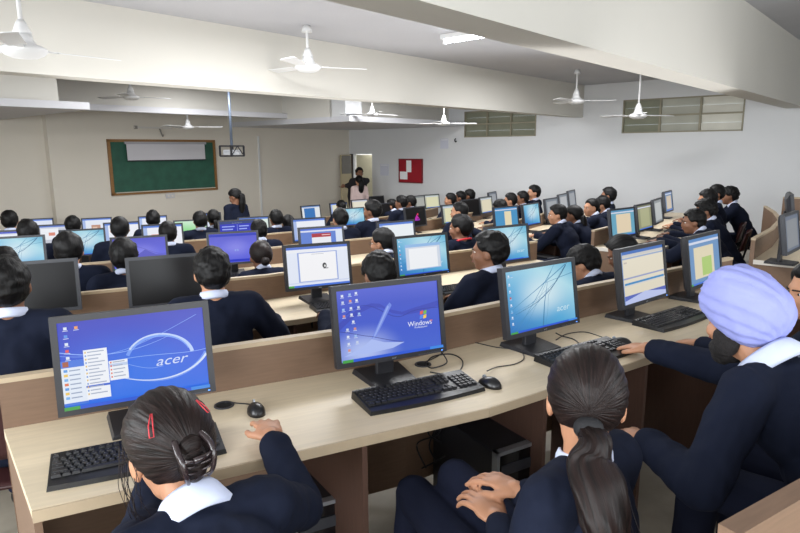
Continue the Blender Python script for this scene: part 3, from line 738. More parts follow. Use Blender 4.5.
# ------------------------------------------------------------------ keyboards and mice
def kb_parts():
    W, D = .45, .165
    b = MB()
    # curved front edge, wedge section
    n = 16; top = []; bot = []
    out = [(-W/2, D/2), (W/2, D/2)] + [(W/2 - W*i/n, -D/2 - .012*math.sin(math.pi*i/n)) for i in range(n+1)]
    zt = lambda y: .014 + (y + D/2)/D*.014
    v = [(x, y, 0) for x, y in out] + [(x*.985, y*.97, zt(y)) for x, y in out]; m = len(out)
    f = [tuple(range(m)), tuple(range(2*m-1, m-1, -1))] + [(i, m+i, m+(i+1)%m, (i+1)%m) for i in range(m)]
    b.add(v, f)
    kb = MB()
    def key(x, y, w, d):
        z = zt(y); a = .0012; h = .0065
        kb.add([(x-w/2,y-d/2,z-.001),(x+w/2,y-d/2,z-.001),(x+w/2,y+d/2,z-.001),(x-w/2,y+d/2,z-.001),(x-w/2+a*1.6,y-d/2+a*1.4,z+h),(x+w/2-a*1.6,y-d/2+a*1.4,z+h),(x+w/2-a*1.6,y+d/2-a,z+h),(x-w/2+a*1.6,y+d/2-a,z+h)],
               [(0,3,2,1),(4,5,6,7),(0,1,5,4),(1,2,6,5),(2,3,7,6),(3,0,4,7)])
    p = .0188; x0 = -W/2 + .018; ys = [.058, .034, .0155, -.003, -.0215, -.040]
    for i in range(13): key(x0 + p*(i + (1 if i else 0)*.6 + (.4 if i > 4 else 0) + (.4 if i > 8 else 0)), ys[0], .0165, .0135)
    rows = [[1]*13+[2], [1.5]+[1]*12+[1.5], [1.75]+[1]*11+[2.25], [2.25]+[1]*10+[2.75], [1.4,1.2,1.2,5.9,1.3,1.2,1.2,1.6]]
    for r, row in enumerate(rows):
        x = x0 - p/2
        for w in row: key(x + w*p/2, ys[r+1], w*p-.0022, .0165); x += w*p
    xr = x0 + 15.35*p
    for r in range(2):
        for c in range(3): key(xr + c*p, ys[1+r], .0166, .0165)
    for c in range(3): key(xr + c*p, ys[5], .0166, .0165); key(xr+c*p, ys[0], .0166, .0135)
    key(xr+p, ys[4], .0166, .0165)
    xn = xr + 3.5*p
    for r in range(5):
        for c in range(4):
            if xn + c*p < W/2 - .008: key(xn + c*p, ys[1+r], .0166, .0165)
    return b, kb
_kb, _kk = kb_parts()
_kbm = None
def keyboard(x, y, z, rz, label, hero=False):
    global _kbm
    t = thing('keyboard', label, 'keyboard', (x, y, z), rz)
    if _kbm is None:
        a = _kb.build('case', KEYB, t); b = _kk.build('keys', KEYM, t); _kbm = (a.data, b.data)
    else: link('case', _kbm[0], t); link('keys', _kbm[1], t)
    if hero:
        vs, fs = text_mesh('acer', .010, .2); q = MB(); q.add([(a[0], .0735+a[1]*.8, .0285+a[2]) for a in vs], fs); q.build('maker_mark', SILVER, t)
        # dot-like pale legends on the keys
        lg = MB()
        for i, f in enumerate(_kk.f):
            if i % 6 == 1:
                c = sum((Vector(_kk.v[j]) for j in f), Vector())/4
                if abs(_kk.v[f[0]][0]-_kk.v[f[1]][0]) < .03: lg.box(c.x-.0042, c.x-.0012, c.y+.0005, c.y+.0042, c.z, c.z+.0002)
        lg.build('key_legends', mat('key_legend_print', s2l(120,120,124), .6), t)
    return t
DZ = lambda k: floor_z(k) + DH
keyboard(-.735, 1.58, DZ(0), R_(26), 'black keyboard partly hidden by the clip-haired girl\'s head', True)
keyboard(.065, 2.02, DZ(0), R_(27), 'black keyboard in full view below the blue hilly-wallpaper monitor', True)
keyboard(.775, 2.41, DZ(0), R_(33), 'black keyboard beside the turbaned man\'s hand, above the ponytailed girl\'s head', True)
keyboard(1.36, 2.93, DZ(0), R_(37), 'black keyboard under the beige-form monitor, left of the turban', True)
def at_mon(i, dx, dy, k, lab):
    m = MOBJ[i]; a = m.rotation_euler.z; v = Vector((dx*math.cos(a)-dy*math.sin(a), dx*math.sin(a)+dy*math.cos(a)))
    keyboard(m.location.x+v.x, m.location.y+v.y, DZ(k), a, lab)
at_mon(4, 0, -.22, 0, 'black keyboard hidden mostly by the lavender turban, front row')
at_mon(7, .12, -.20, 1, 'black keyboard under the monitor with the white document page, second row')
at_mon(8, .22, -.20, 1, 'black keyboard at the profiled boy\'s elbow, second row')
at_mon(12, .02, -.20, 2, 'black keyboard between the boy and the bun-haired girl, third row')
at_mon(13, .16, -.20, 2, 'black keyboard right of the red-banner monitor, third row')
at_mon(10, .6, -.2, 2, 'black keyboard left of the open notebook, third row')
at_mon(35-6, .0, -.2, 1, 'black keyboard below the peach-page monitor beyond the aisle')
at_mon(30, .0, -.2, 1, 'black keyboard below the olive-page monitor beyond the aisle')
at_mon(31, .0, -.2, 1, 'black keyboard below the narrow grey-white monitor beyond the aisle')
at_mon(34, .02, -.2, 2, 'black keyboard in front of the slanting pale blue monitor beyond the aisle')
at_mon(28, .0, -.2, 0, 'black keyboard on the desk at the right edge, in front of the grey screen')

def mouse(x, y, z, rz, label, cable=None, body=KEYB):
    t = thing('computer_mouse', label, 'mouse', (x, y, z), rz)
    mb = MB(); v, f = ICO[3]
    mb.add([(p[0]*.029*(1-.12*p[1]), p[1]*.052, max(0, p[2])*.034*(1-.25*p[1]) ) for p in v], f)
    mb.build('shell', body, t, True)
    mb = MB(); mb.lathe([(.0,-.003),(.008,-.003),(.008,.003),(.0,.003)], n=14, M=Matrix.Translation((0,.026,.0265)) @ Matrix.Rotation(R_(90),4,'Y')); mb.build('scroll_wheel', SILVER, t)
    if cable:
        inv = Matrix.Rotation(-rz, 4, 'Z') @ Matrix.Translation((-x,-y,-z))
        pts = [inv @ Vector(p) for p in cable]; mb = MB(); mb.tube(smoothpath(pts), .0021, n=6); mb.build('cable', BLACKP, t, True)
    return t
def smoothpath(pts, n=8):
    P = [Vector(p) for p in pts]; out = []
    for i in range(len(P)-1):
        p0 = P[max(i-1,0)]; p1 = P[i]; p2 = P[i+1]; p3 = P[min(i+2,len(P)-1)]
        for j in range(n):
            t = j/n; out.append(.5*((2*p1)+(-p0+p2)*t+(2*p0-5*p1+4*p2-p3)*t*t+(-p0+3*p1-3*p2+p3)*t**3))
    out.append(P[-1]); return out
dz = DH
dk = lambda x, y, h=.003: atz(x, y, DH+h)
_mp = atz(256,412,DH); mouse(_mp.x, _mp.y, dz, R_(26), 'dark mouse under the girl\'s outstretched hand, front row', [dk(255,405,.012), dk(248,404), dk(236,403), dk(229,402), dk(225,403)])
mouse(.325, 2.10, dz, R_(40), 'black and silver mouse lying free right of the fully visible keyboard', [dk(487,371,.012), dk(497,367), dk(515,364), dk(524,358), dk(518,350), dk(495,347), dk(470,342), dk(452,346), dk(438,356), dk(425,362)])
mouse(.965, 2.56, dz, R_(60), 'small black mouse under the turbaned man\'s fingers', [dk(617,341,.012), dk(605,338), dk(585,332), dk(567,334), dk(556,340)])
mouse(1.66, 2.98, dz, R_(45), 'black mouse under the hand at the right edge of the front row')
# loose cables behind the middle monitor
mb = MB(); mb.tube(smoothpath([dk(438,348,.05), dk(447,362,.02), dk(432,368), dk(425,364)]), .0028, n=6)
mb.tube(smoothpath([dk(425,366), dk(432,357), dk(450,354), dk(462,360), dk(460,370), dk(446,374), dk(430,372)]), .0026, n=6)
tag(mb.build('monitor_cable', BLACKP, None, True), 'looping black cable on the desk right of the blue hilly-wallpaper monitor\'s foot', 'cable')
mb = MB(); mb.tube(smoothpath([dk(556,333,.05), dk(562,336,.01), dk(575,340), dk(584,350)]), .0028, n=6)
tag(mb.build('monitor_cable', BLACKP, None, True), 'short black cable at the foot of the crossing-lines monitor, front row', 'cable')
mb = MB(); mb.tube(smoothpath([dk(654,296,.05), dk(664,290,.02), dk(676,293), dk(690,298), dk(700,303)]), .003, n=6)
tag(mb.build('monitor_cable', BLACKP, None, True), 'black cable between the beige-form monitor and its keyboard', 'cable')
def grommet(px, py, lab):
    p = atz(px, py, DH+.001); t = thing('cable_grommet', lab, 'grommet', p)
    mb = MB(); mb.lathe([(.026,0),(.034,0),(.033,.003),(.027,.003),(.026,0)], n=28); mb.build('ring', DGREYP, t, True)
    mb = MB(); mb.lathe([(.0,.0004),(.027,.0004),(.0,.0008)], n=28); mb.build('hole', mat('hole_black',(.004,.004,.004),.9), t)
grommet(224, 405.5, 'oval black cable hole in the desk right of the start-menu monitor')
grommet(423, 364.5, 'black cable hole in the desk right of the middle monitor\'s foot')
# open notebook on the third row's desk
p = atz(88, 285.5, DZ(2)+.004)
t = thing('open_notebook', 'open white notebook lying on the third row\'s desk, left of the boy with curly hair', 'notebook', p, R_(24))
for sx in (-1, 1):
    mb = MB(); N = 8; v = []; 
    for i in range(N+1):
        u = i/N; x = sx*u*.19; z = .018*math.sin(math.pi*min(1,u*1.1))*.8 + .002
        v += [(x,-.13,z),(x,.13,z)]
    mb.add(v + [(a,b,-.003) for a,b,c in v], [(2*i,2*i+1,2*i+3,2*i+2) for i in range(N)] + [(2*N+2+2*i,2*N+4+2*i,2*N+5+2*i,2*N+3+2*i) for i in range(N)] + [(2*i,2*i+2,2*N+4+2*i,2*N+2+2*i) for i in range(N)] + [(2*i+1,2*N+3+2*i,2*N+5+2*i,2*i+3) for i in range(N)])
    mb.build('page_block', mat('white_paper', s2l(236,236,236), .7), t, False)

# ------------------------------------------------------------------ PC towers under the desks
def tower(x, y, z, rz, label, h=.40, w=.185, d=.42):
    t = thing('computer_tower', label, 'computer', (x, y, z), rz)
    mb = MB(); mb.rbox(-w/2, w/2, -d/2+.02, d/2, 0, h, .006); mb.build('case', BLACKP, t)
    mb = MB(); mb.rbox(-w/2+.006, w/2-.006, -d/2+.004, -d/2+.03, .006, h-.006, .004); f = mb.build('front_panel', GLOSSB, t)
    mb = MB()
    for q in ((-w/2, -w/2+.014, 0, h), (w/2-.014, w/2, 0, h), (-w/2, w/2, h-.014, h)): mb.box(q[0], q[1], -d/2-.002, -d/2+.028, q[2], q[3])
    mb.build('silver_surround', SILVER, t)
    mb = MB(); mb.box(-w/2+.025, w/2-.025, -d/2-.001, -d/2+.004, h-.10, h-.06); mb.build('drive_bay', DGREYP, f)
    mb = MB(); mb.lathe([(0,0),(.009,0),(.009,.004),(0,.004)], n=16, M=Matrix.Translation((.0,-d/2+.004,h*.45)) @ Matrix.Rotation(R_(90),4,'X')); mb.build('power_button', SILVER, f)
    return t
p = atz(318, 502, .42); v = Vector((-math.sin(R_(26)), math.cos(R_(26))))
tower(p.x+v.x*.20, p.y+v.y*.20, 0, R_(26), 'black computer tower with silver surround under the desk beside the clip-haired girl', h=.42)
p = atz(516, 441, .52); v = Vector((-math.sin(R_(31)), math.cos(R_(31))))
tower(p.x+v.x*.20, p.y+v.y*.20, 0, R_(31), 'black computer tower with silver-edged front under the desk by the ponytailed girl', h=.50, w=.20)
p = atz(545, 257, DZ(1)-.28); tower(p.x, p.y+.2, floor_z(1), R_(34), 'computer tower with silver front frame under the second row, by the aisle', h=.46)
# tangle of grey cable and plastic bag under the front desk
p = atz(438, 447, .36)
mb = MB(); random.seed(3)
for j in range(5):
    pts = [Vector((p.x-.04+.02*j, p.y+.0, .70))]
    for i in range(5): pts.append(Vector((p.x + random.uniform(-.09,.06), p.y+random.uniform(-.05,.03), .62-.085*i)))
    mb.tube(smoothpath(pts), .0035, n=6)
tag(mb.build('cable_tangle', BLACKP, None, True), 'tangle of black cables hanging under the front desk by the ponytailed girl\'s knee', 'cables')

# ------------------------------------------------------------------ board, screen, notices, lamp, projector, fans
t = thing('chalkboard', 'wide green chalkboard in a wooden frame on the far left wall', 'chalkboard', RM(6.02, B1, 1.3), ROOMROT)
bx = lambda x0,x1,z0,z1,y0,y1,name,m,par: (lambda mb: (mb.box(x0,x1,y0,y1,z0,z1), mb.build(name, m, par))[1])(MB())
GREENB = mat('green_board', s2l(42,92,74), .7, noise_amt=.3, noise_scale=5)
WOODF = mat('varnished_wood_frame', s2l(146,104,54), .45, noise_amt=.3, noise_scale=12, stretch=(2,20,20))
bx(-1.06,1.06,-.49,.49,-.02,-.001,'board_surface',GREENB,t)
bx(-1.10,1.10,.46,.51,-.04,-.001,'frame_rail',WOODF,t); bx(-1.10,1.10,-.51,-.46,-.04,-.001,'frame_rail',WOODF,t)
bx(-1.10,-1.05,-.51,.51,-.04,-.001,'frame_stile',WOODF,t); bx(1.05,1.10,-.51,.51,-.04,-.001,'frame_stile',WOODF,t)
bx(-1.03,1.03,-.47,-.455,-.07,-.02,'chalk_ledge',mat('pale_ledge', s2l(196,186,168), .6),t)
t = thing('projection_screen', 'white roll-down projection screen hanging in front of the green chalkboard', 'projection screen', RM(6.04, B1-.06, 1.42), ROOMROT)
bx(-.83,.83,.30,.345,-.05,0,'roller_case',mat('grey_case', s2l(160,160,164),.5),t)
bx(-.80,.80,.0,.31,-.03,-.026,'fabric',mat('screen_fabric', s2l(198,196,200), .8),t)
bx(-.80,.80,-.015,.005,-.037,-.02,'bottom_bar',BLACKP,t)
t = thing('wall_socket', 'small white double wall socket below the chalkboard\'s lower edge', 'socket', RM(6.06, B1, .72), ROOMROT)
bx(-.09,.09,-.045,.045,-.02,0,'plate',mat('socket_white', s2l(196,194,196), .5),t); bx(-.06,-.02,-.02,.02,-.026,-.019,'switch',WEDGE,t); bx(.02,.06,-.02,.02,-.026,-.019,'switch',WEDGE,t)
t = thing('wall_bracket', 'thin white wall strip with a hook fixed above the green chalkboard', 'bracket', RM(5.78, B1, 2.03), ROOMROT)
bx(-.34,.42,-.018,.018,-.03,0,'strip',mat('bracket_white', s2l(206,202,196), .5),t)
bx(-.33,-.28,-.03,.03,-.045,0,'end_cap',mat('bracket_grey', s2l(140,136,130), .5),t)
mb = MB(); mb.tube(smoothpath([(.16,-.03,-.02),(.17,-.06,-.10),(.2,-.05,-.16),(.22,-.03,-.13)]), .012); mb.build('hook', mat('bracket_grey', s2l(140,136,130), .5), t, True)
rr = ROOMROT - math.pi/2      # things on the window wall face -a
def wallthing(name, b, z, label, cat): return thing(name, label, cat, RM(A1, b, z), ROOMROT - math.pi/2)
t = wallthing('notice_board', 9.33, 1.10, 'red cloth notice board with two pinned papers beside the doorway', 'notice board')
# local x = -b ; local y = a
bx(-.345,.345,-.27,.27,-.03,0,'red_cloth',mat('red_felt', s2l(150,20,34), .9),t)
for q in ((-.36,.36,.255,.28),(-.36,.36,-.28,-.255),(-.36,-.34,-.28,.28),(.34,.36,-.28,.28)): bx(q[0],q[1],q[2],q[3],-.04,0,'frame_bar',mat('red_frame', s2l(118,22,32), .5),t)
PAP = mat('white_paper', s2l(236,236,236), .7)
bx(-.12,.03,-.03,.24,-.036,-.031,'pinned_paper',PAP,t); bx(-.32,-.09,-.2,-.02,-.038,-.031,'pinned_paper',PAP,t)
for b, z, w, h, lab in ((10.18,1.11,.14,.14,'pale paper sheet stuck on the wall between doorway and red notice board'),(8.36,1.715,.11,.11,'pale blue paper sheet stuck high on the wall right of the red notice board')):
    t = wallthing('wall_notice', b, z, lab, 'paper'); bx(-w,w,-h,h,-.006,0,'sheet',mat('grey_paper', s2l(200,202,214), .7),t); bx(-w+.02,w-.02,h-.035,h-.02,-.0065,-.006,'tape',PAP,t)
t = wallthing('wall_hook', 8.05, 1.79, 'tiny dark hook on the white wall near the far window', 'hook'); mb = MB(); mb.tube(smoothpath([(0,0,.03),(0,-.04,.0),(.03,-.05,-.04),(.04,-.03,-.02)]), .012); mb.build('bent_wire', BLACKP, t, True)
# tube lamp
t = thing('tube_light', 'lit white fluorescent tube fitting on the ceiling beside the near beam', 'light', RM(5.2, 2.98, ZC-.002), ROOMROT)
mb = MB(); mb.box(-.05,.05,-.8,1.0,-.045,0); mb.build('housing', FANM, t)
mb = MB(); mb.tube([(0,-.77,-.065),(0,.97,-.065)], .019, n=12); mb.build('tube', mat('lit_tube', (.86,.95,1.0), .3, emit=14), t, True)
for y in (-.79,.98): mb = MB(); mb.box(-.02,.02,y-.012,y+.012,-.09,-.04); mb.build('end_cap', FANM, t)
# projector in a cage
p = aty(232, 151, 10.2); px_, py_, pz = p
t = thing('projector_cage', 'black wire projector cage hanging on a rod right of the chalkboard', 'projector', p, ROOMROT+.25)
W_, D_, H_ = .15, .12, .08; mb = MB()
for x in (-W_, W_):
    for y in (-D_, D_): mb.box(x-.012,x+.012,y-.012,y+.012,-H_,H_)
for z in (-H_, H_):
    for y in (-D_, D_): mb.box(-W_,W_,y-.012,y+.012,z-.012,z+.012)
    for x in (-W_, W_, 0): mb.box(x-.012,x+.012,-D_,D_,z-.012,z+.012)
mb.tube([(-W_,-D_,-H_),(0,-D_,H_)], .008); mb.tube([(W_,-D_,-H_),(0,-D_,H_)], .008)
mb.build('cage', BLACKP, t)
mb = MB(); mb.rbox(-.12,.12,-.09,.09,-.06,.02,.01); q = mb.build('projector_body', mat('projector_grey', s2l(182,184,188), .4), t)
mb = MB(); mb.lathe([(0,0),(.03,0),(.03,.03),(.022,.03),(0,.028)], n=16, M=Matrix.Translation((.07,.11,-.02)) @ Matrix.Rotation(R_(-90),4,'X')); mb.build('lens', GLOSSB, q, True)
mb = MB(); mb.tube([(0,0,H_),(0,0,ZC-p.z)], .022, n=12); mb.build('ceiling_rod', mat('rod_bluegrey', s2l(110,122,140), .4, metal=.4), t, True)
mb = MB(); mb.lathe([(0,0),(.06,0),(.06,.012),(0,.012)], n=18, M=Matrix.Translation((0,0,ZC-p.z-.012))); mb.build('ceiling_plate', BLACKP, t)
# ceiling fans
def fan(px, py, Y, rot, label, top=ZC, rad_=.125):
    p = aty(px, py, Y); t = thing('ceiling_fan', label, 'ceiling fan', p, rot, 'white ceiling fans'); k = rad_/.125
    mb = MB(); mb.lathe([(r*k, z*k) for r, z in [(0,-.05),(.07,-.046),(.105,-.03),(.125,-.01),(.125,.008),(.10,.022),(.07,.034),(.055,.06),(.05,.09),(0,.092)]], n=28); mb.build('motor_housing', FANM, t, True)
    mb = MB(); mb.lathe([(r*k, z*k) for r, z in [(.046,.09),(.05,.10),(.03,.15),(.018,.17),(0,.17)]], n=20); mb.build('canopy_cup', FANM, t, True)
    mb = MB(); mb.tube([(0,0,.15*k),(0,0,top-p.z)], .013, n=10); mb.build('down_rod', FANM, t, True)
    mb = MB(); mb.lathe([(0,0),(.05,0),(.03,.06),(.0,.06)], n=18, M=Matrix.Translation((0,0,top-p.z-.06))); mb.build('ceiling_cup', FANM, t, True)
    for i in range(3):
        M = Matrix.Rotation(2*math.pi*i/3, 4, 'Z') @ Matrix.Translation((0,0,.0)); mb = MB()
        mb.box(.10*k,.20,-.02,.02,.0,.006,None,M)
        Mb = M @ Matrix.Rotation(R_(9), 4, 'X')
        mb.add([(.18,-.045,.0),(.56,-.065,.0),(.575,0,0),(.56,.065,.0),(.18,.045,.0),(.18,-.045,.005),(.56,-.065,.005),(.575,0,.005),(.56,.065,.005),(.18,.045,.005)],
               [(4,3,2,1,0),(5,6,7,8,9),(0,1,6,5),(1,2,7,6),(2,3,8,7),(3,4,9,8),(4,0,5,9)], None, Mb)
        mb.build('blade', FANM, t)
    return t
fan(24,50,3.78,R_(52),'large white ceiling fan at the top left corner, nearest the viewpoint')
fan(308,67,6.0,R_(20),'white ceiling fan hanging on a long rod, top centre in front of the beam')
fan(131,97,9.1,R_(40),'small white ceiling fan behind the long beam, above the chalkboard\'s left end',rad_=.115)
fan(188,127,10.6,R_(8),'distant white ceiling fan just above the chalkboard',rad_=.10)
fan(372,114,10.8,R_(44),'small white ceiling fan left of the far window, above the doorway',rad_=.105)
fan(444,123.5,10.6,R_(10),'distant white ceiling fan just left of the far window',rad_=.10)
fan(576,101,9.4,R_(-14),'white ceiling fan hanging in front of the long beam\'s right end',top=ZC)
fan(638,115.5,9.0,R_(14),'white ceiling fan in front of the large right-hand window')

# ------------------------------------------------------------------ people
def nz(p, f, o=0.): return noise.noise(Vector((p[0]*f+o, p[1]*f+o*.7, p[2]*f-o)))
def sstep(a, b, x):
    t = max(0., min(1., (x-a)/(b-a))); return t*t*(3-2*t)
def rotz(a): return Matrix.Rotation(R_(a), 4, 'Z')
def rotx(a): return Matrix.Rotation(R_(a), 4, 'X')

def hair_cap(style, sub, seed=0.):
    """closed shell around the skull; tucked inside the head where skin shows"""
    vs, fs = ICO[sub]; mb = MB(); out = []
    short = style in ('short', 'cropped', 'curly', 'tousled')
    k = {'short':1.0,'cropped':.955,'curly':1.04,'tousled':1.0,'bun':.985,'clip':1.01,'ponytail':1.0,'long':1.03}[style]
    for d in vs:
        d = Vector(d)
        p = Vector((d.x*.087*k, d.y*.109*k - .012, d.z*.105*k + .026))
        ang = math.atan2(abs(d.x), d.y)                  # 0 = front, pi = back
        # lower limit of the hair as a function of the angle round the head
        if short: lim = .52 - .62*sstep(.55, 1.15, ang) - .86*sstep(1.50, 2.05, ang) 
        else:     lim = .58 - .45*sstep(.45, 1.2, ang) - .85*sstep(1.35, 2.1, ang)
        t = sstep(lim-.10, lim+.04, d.z)
        if short:
            amp = {'short':.0075,'cropped':.002,'curly':.010,'tousled':.0065}[style]
            fr = {'short':26,'cropped':60,'curly':48,'tousled':34}[style]
            n = nz(p, fr, seed) + .5*nz(p, fr*2.3, seed+5)
            p += d*amp*n
            if d.z < -.2: p -= d*.006*sstep(-.2,-.5,d.z)*(-1)
        else:
            g = math.sin(math.atan2(d.x, d.z if style != 'long' else d.z)*26 + 3*nz(p, 9, seed))
            p += d*(.0011*g + .003*nz(p, 14, seed))
        p = Vector((0,-.005,.01))*(1-t)*.0 + p*(t) + Vector((p.x*.74, p.y*.70, p.z*.74))*(1-t)
        out.append(p)
    mb.add(out, fs)
    return uvwrap(mb, (0,-.03,.03), 2) if short else uvwrap(mb, (0,0,.0), 1)
def strand_lump(path, radii, sub=0, flat=1., nr=18, seed=0., groove=.06):
    """bundle of hair hanging along a path, with fine grooves and a wispy taper"""
    P = smoothpath(path, 6); n = len(P); mb = MB(); v = []; f = []
    for i, p in enumerate(P):
        t = i/(n-1); rr = radii[min(int(t*(len(radii)-1)), len(radii)-2)]; q = t*(len(radii)-1) - min(int(t*(len(radii)-1)), len(radii)-2)
        rr = radii[min(int(t*(len(radii)-1)), len(radii)-2)]*(1-q) + radii[min(int(t*(len(radii)-1)), len(radii)-2)+1]*q
        T = (P[min(i+1,n-1)]-P[max(i-1,0)]).normalized(); X = Vector((1,0,0)); X = (X - T*X.dot(T)).normalized(); Y = T.cross(X)
        for j in range(nr*2):
            a = 2*math.pi*j/(nr*2); g = 1 + groove*math.sin(a*9 + 2.5*math.sin(t*5+seed)) + .10*nz((math.cos(a), math.sin(a), t*2.5), 1.6, seed)
            v.append(p + X*math.cos(a)*rr*g + Y*math.sin(a)*rr*g*flat)
    m = nr*2
    for i in range(n-1):
        for j in range(m): f.append((i*m+j, i*m+(j+1)%m, (i+1)*m+(j+1)%m, (i+1)*m+j))
    f.append(tuple(range(m-1,-1,-1))); f.append(tuple((n-1)*m+j for j in range(m)))
    mb.add(v, f)
    for fi in range((n-1)*m):
        i, j = divmod(fi, m); mb.uv[fi] = [(j/m*.6, i/n*1.5),((j+1)/m*.6, i/n*1.5),((j+1)/m*.6,(i+1)/n*1.5),(j/m*.6,(i+1)/n*1.5)]
    return mb
def turban_mesh():
    vs, fs = ICO[5]; mb = MB(); out = []
    ax = Matrix.Rotation(R_(38), 3, 'X')       # long axis: front-high to back-low
    for d in vs:
        d = Vector(d); q = ax.inverted() @ d
        r = Vector((d.x*.115, d.y*.150, d.z*.118)) if False else Vector((q.x*.096, q.y*.124, q.z*.100))
        r *= 1 + .55*((abs(q.x)**3+abs(q.y)**3+abs(q.z)**3)**(-1/3.)-1)
        # wrap ridges: overlapping bands fanning out from the front
        a = math.atan2(q.x, q.z + .25); b = math.acos(max(-1, min(1, q.y)))
        w = (abs(a)*2.6 + b*1.25) % 1.0
        ridge = .005*sstep(0, .82, w)*(1-sstep(.84, 1, w))
        r += q*ridge*sstep(.2, .6, b)*sstep(-.75, -.3, q.z+.2)
        # front parting: two layers meeting in a V over the forehead
        if q.y > .3: r += q*.006*sstep(.3,.9,q.y)*(1 if abs(q.x) > .12 + .25*(1-q.z) else 0)
        r += q*.004*nz(q, 3.0)
        p = ax @ r + Vector((0, -.020, .050))
        # keep the face free: flatten the underside
        lim = -.050 + .080*sstep(.02, .09, p.y) - .075*sstep(-.01, -.09, p.y)
        if p.z < lim: p.z = lim + (p.z-lim)*.12; p.x *= .97
        out.append(p)
    mb.add(out, fs); return mb

def hand_caps(mb, W, F, N, side, curl=.35, spread=.16, grip=0.):
    """W wrist, F forward dir of the hand, N back-of-hand normal (up), side +1 right hand / -1 left; adds palm, four fingers, thumb"""
    F = F.normalized(); N = (N - F*N.dot(F)).normalized(); S = F.cross(N)*1.0      # S points to the right of F when N is up
    th = -side                                                                    # thumb on the inner side: right hand -> left
    Rm = Matrix((S, F, N)).transposed()
    mb.cap(W - F*.006, W + F*.015, .023, .026)
    mb.ball(W + F*.045, (.040, .050, .016), rot=Rm); mb.ball(W + F*.03 + S*th*.022, (.019, .032, .016), rot=Rm)
    for i, (o, L) in enumerate(((-.030,.070),(-.010,.080),(.011,.074),(.030,.058))):
        o = o*side*-1*-1
        b = W + F*(.082 - .006*(i in (0,3)) - .006*(i == 3)) + S*(o if side > 0 else -o)*(-1 if False else 1)*(1)
        # index finger lies on the thumb side
        b = W + F*(.080 - .008*(i == 3)) + S*th*(-o if False else (.030 - .020*i))
        d0 = (F + S*th*(spread*(1.2 - .8*i))*.5).normalized(); c = curl*(1 + .12*i)
        p = b; ang = 0; r = .0092
        for j, fr in enumerate((.42, .32, .26)):
            ang += c*(.6 if j == 0 else 1.); dd = d0*math.cos(ang) - N*math.sin(ang); q = p + dd*L*fr*1.05
            mb.cap(p, q, r, r*.9, sub=1, n=8); p = q; r *= .9
    b = W + F*.022 + S*th*.030; d = (F*.75 + S*th*.66 - N*.18).normalized(); q = b + d*.036; mb.cap(b, q, .0125, .0105, sub=1, n=8)
    d2 = (F*.95 + S*th*.18 - N*(.22+grip)).normalized(); mb.cap(q, q + d2*.030, .0105, .009, sub=1, n=8)

def two_bone(S, T, a, b, pole):
    d = T - S; L = d.length
    if L > (a+b)*.985: T = S + d.normalized()*(a+b)*.985; d = T - S; L = d.length
    x = (a*a - b*b + L*L)/(2*L); h = math.sqrt(max(0, a*a - x*x)); u = d/L; p = pole - u*pole.dot(u); p.normalize()
    return S + u*x + p*h, T

def chair(x, y, z, rz, label):
    global _chair
    if _chair is None:
        t = thing('chair', label, 'chair', (x,y,z), rz, 'moulded chairs at the desks')
        mb = MB(); W, D = .41, .40; N = 8; v = []; f = []      # saddle shaped seat
        for s_ in (0, 1):
            for i in range(N+1):
                for j in range(N+1):
                    u = i/N*2-1; w = j/N*2-1; xx = u*W/2*(1-.06*w*w); yy = w*D/2*(1-.10*u*u)
                    zz = .435 + .012*u*u - .02*max(0,w)**2 - s_*.014; v.append((xx,yy,zz))
        M_ = (N+1)**2
        for i in range(N):
            for j in range(N):
                a = i*(N+1)+j; f.append((a, a+N+1, a+N+2, a+1)); f.append((M_+a, M_+a+1, M_+a+N+2, M_+a+N+1))
        for j in range(N):
            for i0 in (0, N):
                a = i0*(N+1)+j; f.append((a, a+1, M_+a+1, M_+a) if i0 == 0 else (a+1, a, M_+a, M_+a+1))
                b = j*(N+1)+i0; c = (j+1)*(N+1)+i0; f.append((c, b, M_+b, M_+c) if i0 == 0 else (b, c, M_+c, M_+b))
        mb.add(v, f); mb.build('seat', CHAIRS, t, True)
        mb = MB(); v = []; f = []
        for s_ in (0, 1):
            for i in range(N+1):
                for j in range(N+1):
                    u = i/N*2-1; w = j/N; xx = u*.20*(1-.25*max(0,w-.6)**2*4*.5); zz = .56 + w*.24 - .03*u*u*w
                    yy = -.215 - .05*w + .045*u*u - s_*.014; v.append((xx,yy,zz))
        for i in range(N):
            for j in range(N):
                a = i*(N+1)+j; f.append((a, a+1, a+N+2, a+N+1)); f.append((M_+a, M_+a+N+1, M_+a+N+2, M_+a+1))
        for j in range(N):
            for i0 in (0, N):
                a = i0*(N+1)+j; f.append((a, M_+a, M_+a+1, a+1)); b = j*(N+1)+i0; c = (j+1)*(N+1)+i0; f.append((b, c, M_+c, M_+b))
        mb.add(v, f); mb.build('backrest', CHAIRS, t, True)
        for s_ in (-1, 1):
            mb = MB(); mb.tube(smoothpath([(s_*.17,.17,.42),(s_*.185,.19,.3),(s_*.20,.20,0)]), .011, n=8); mb.build('leg', CHAIRM, t, True)
            mb = MB(); mb.tube(smoothpath([(s_*.17,-.16,.42),(s_*.185,-.2,.25),(s_*.20,-.24,0)]), .011, n=8); mb.build('leg', CHAIRM, t, True)
            mb = MB(); mb.tube(smoothpath([(s_*.17,.12,.415),(s_*.175,-.15,.415),(s_*.178,-.215,.48),(s_*.17,-.262,.74)]), .011, n=8); mb.build('back_support', CHAIRM, t, True)
        _chair = t; return t
    t = copy_tree(_chair); t.location = (x,y,z); t.rotation_euler = (0,0,rz); t['label'] = label; return t
_chair = None
NP = 0
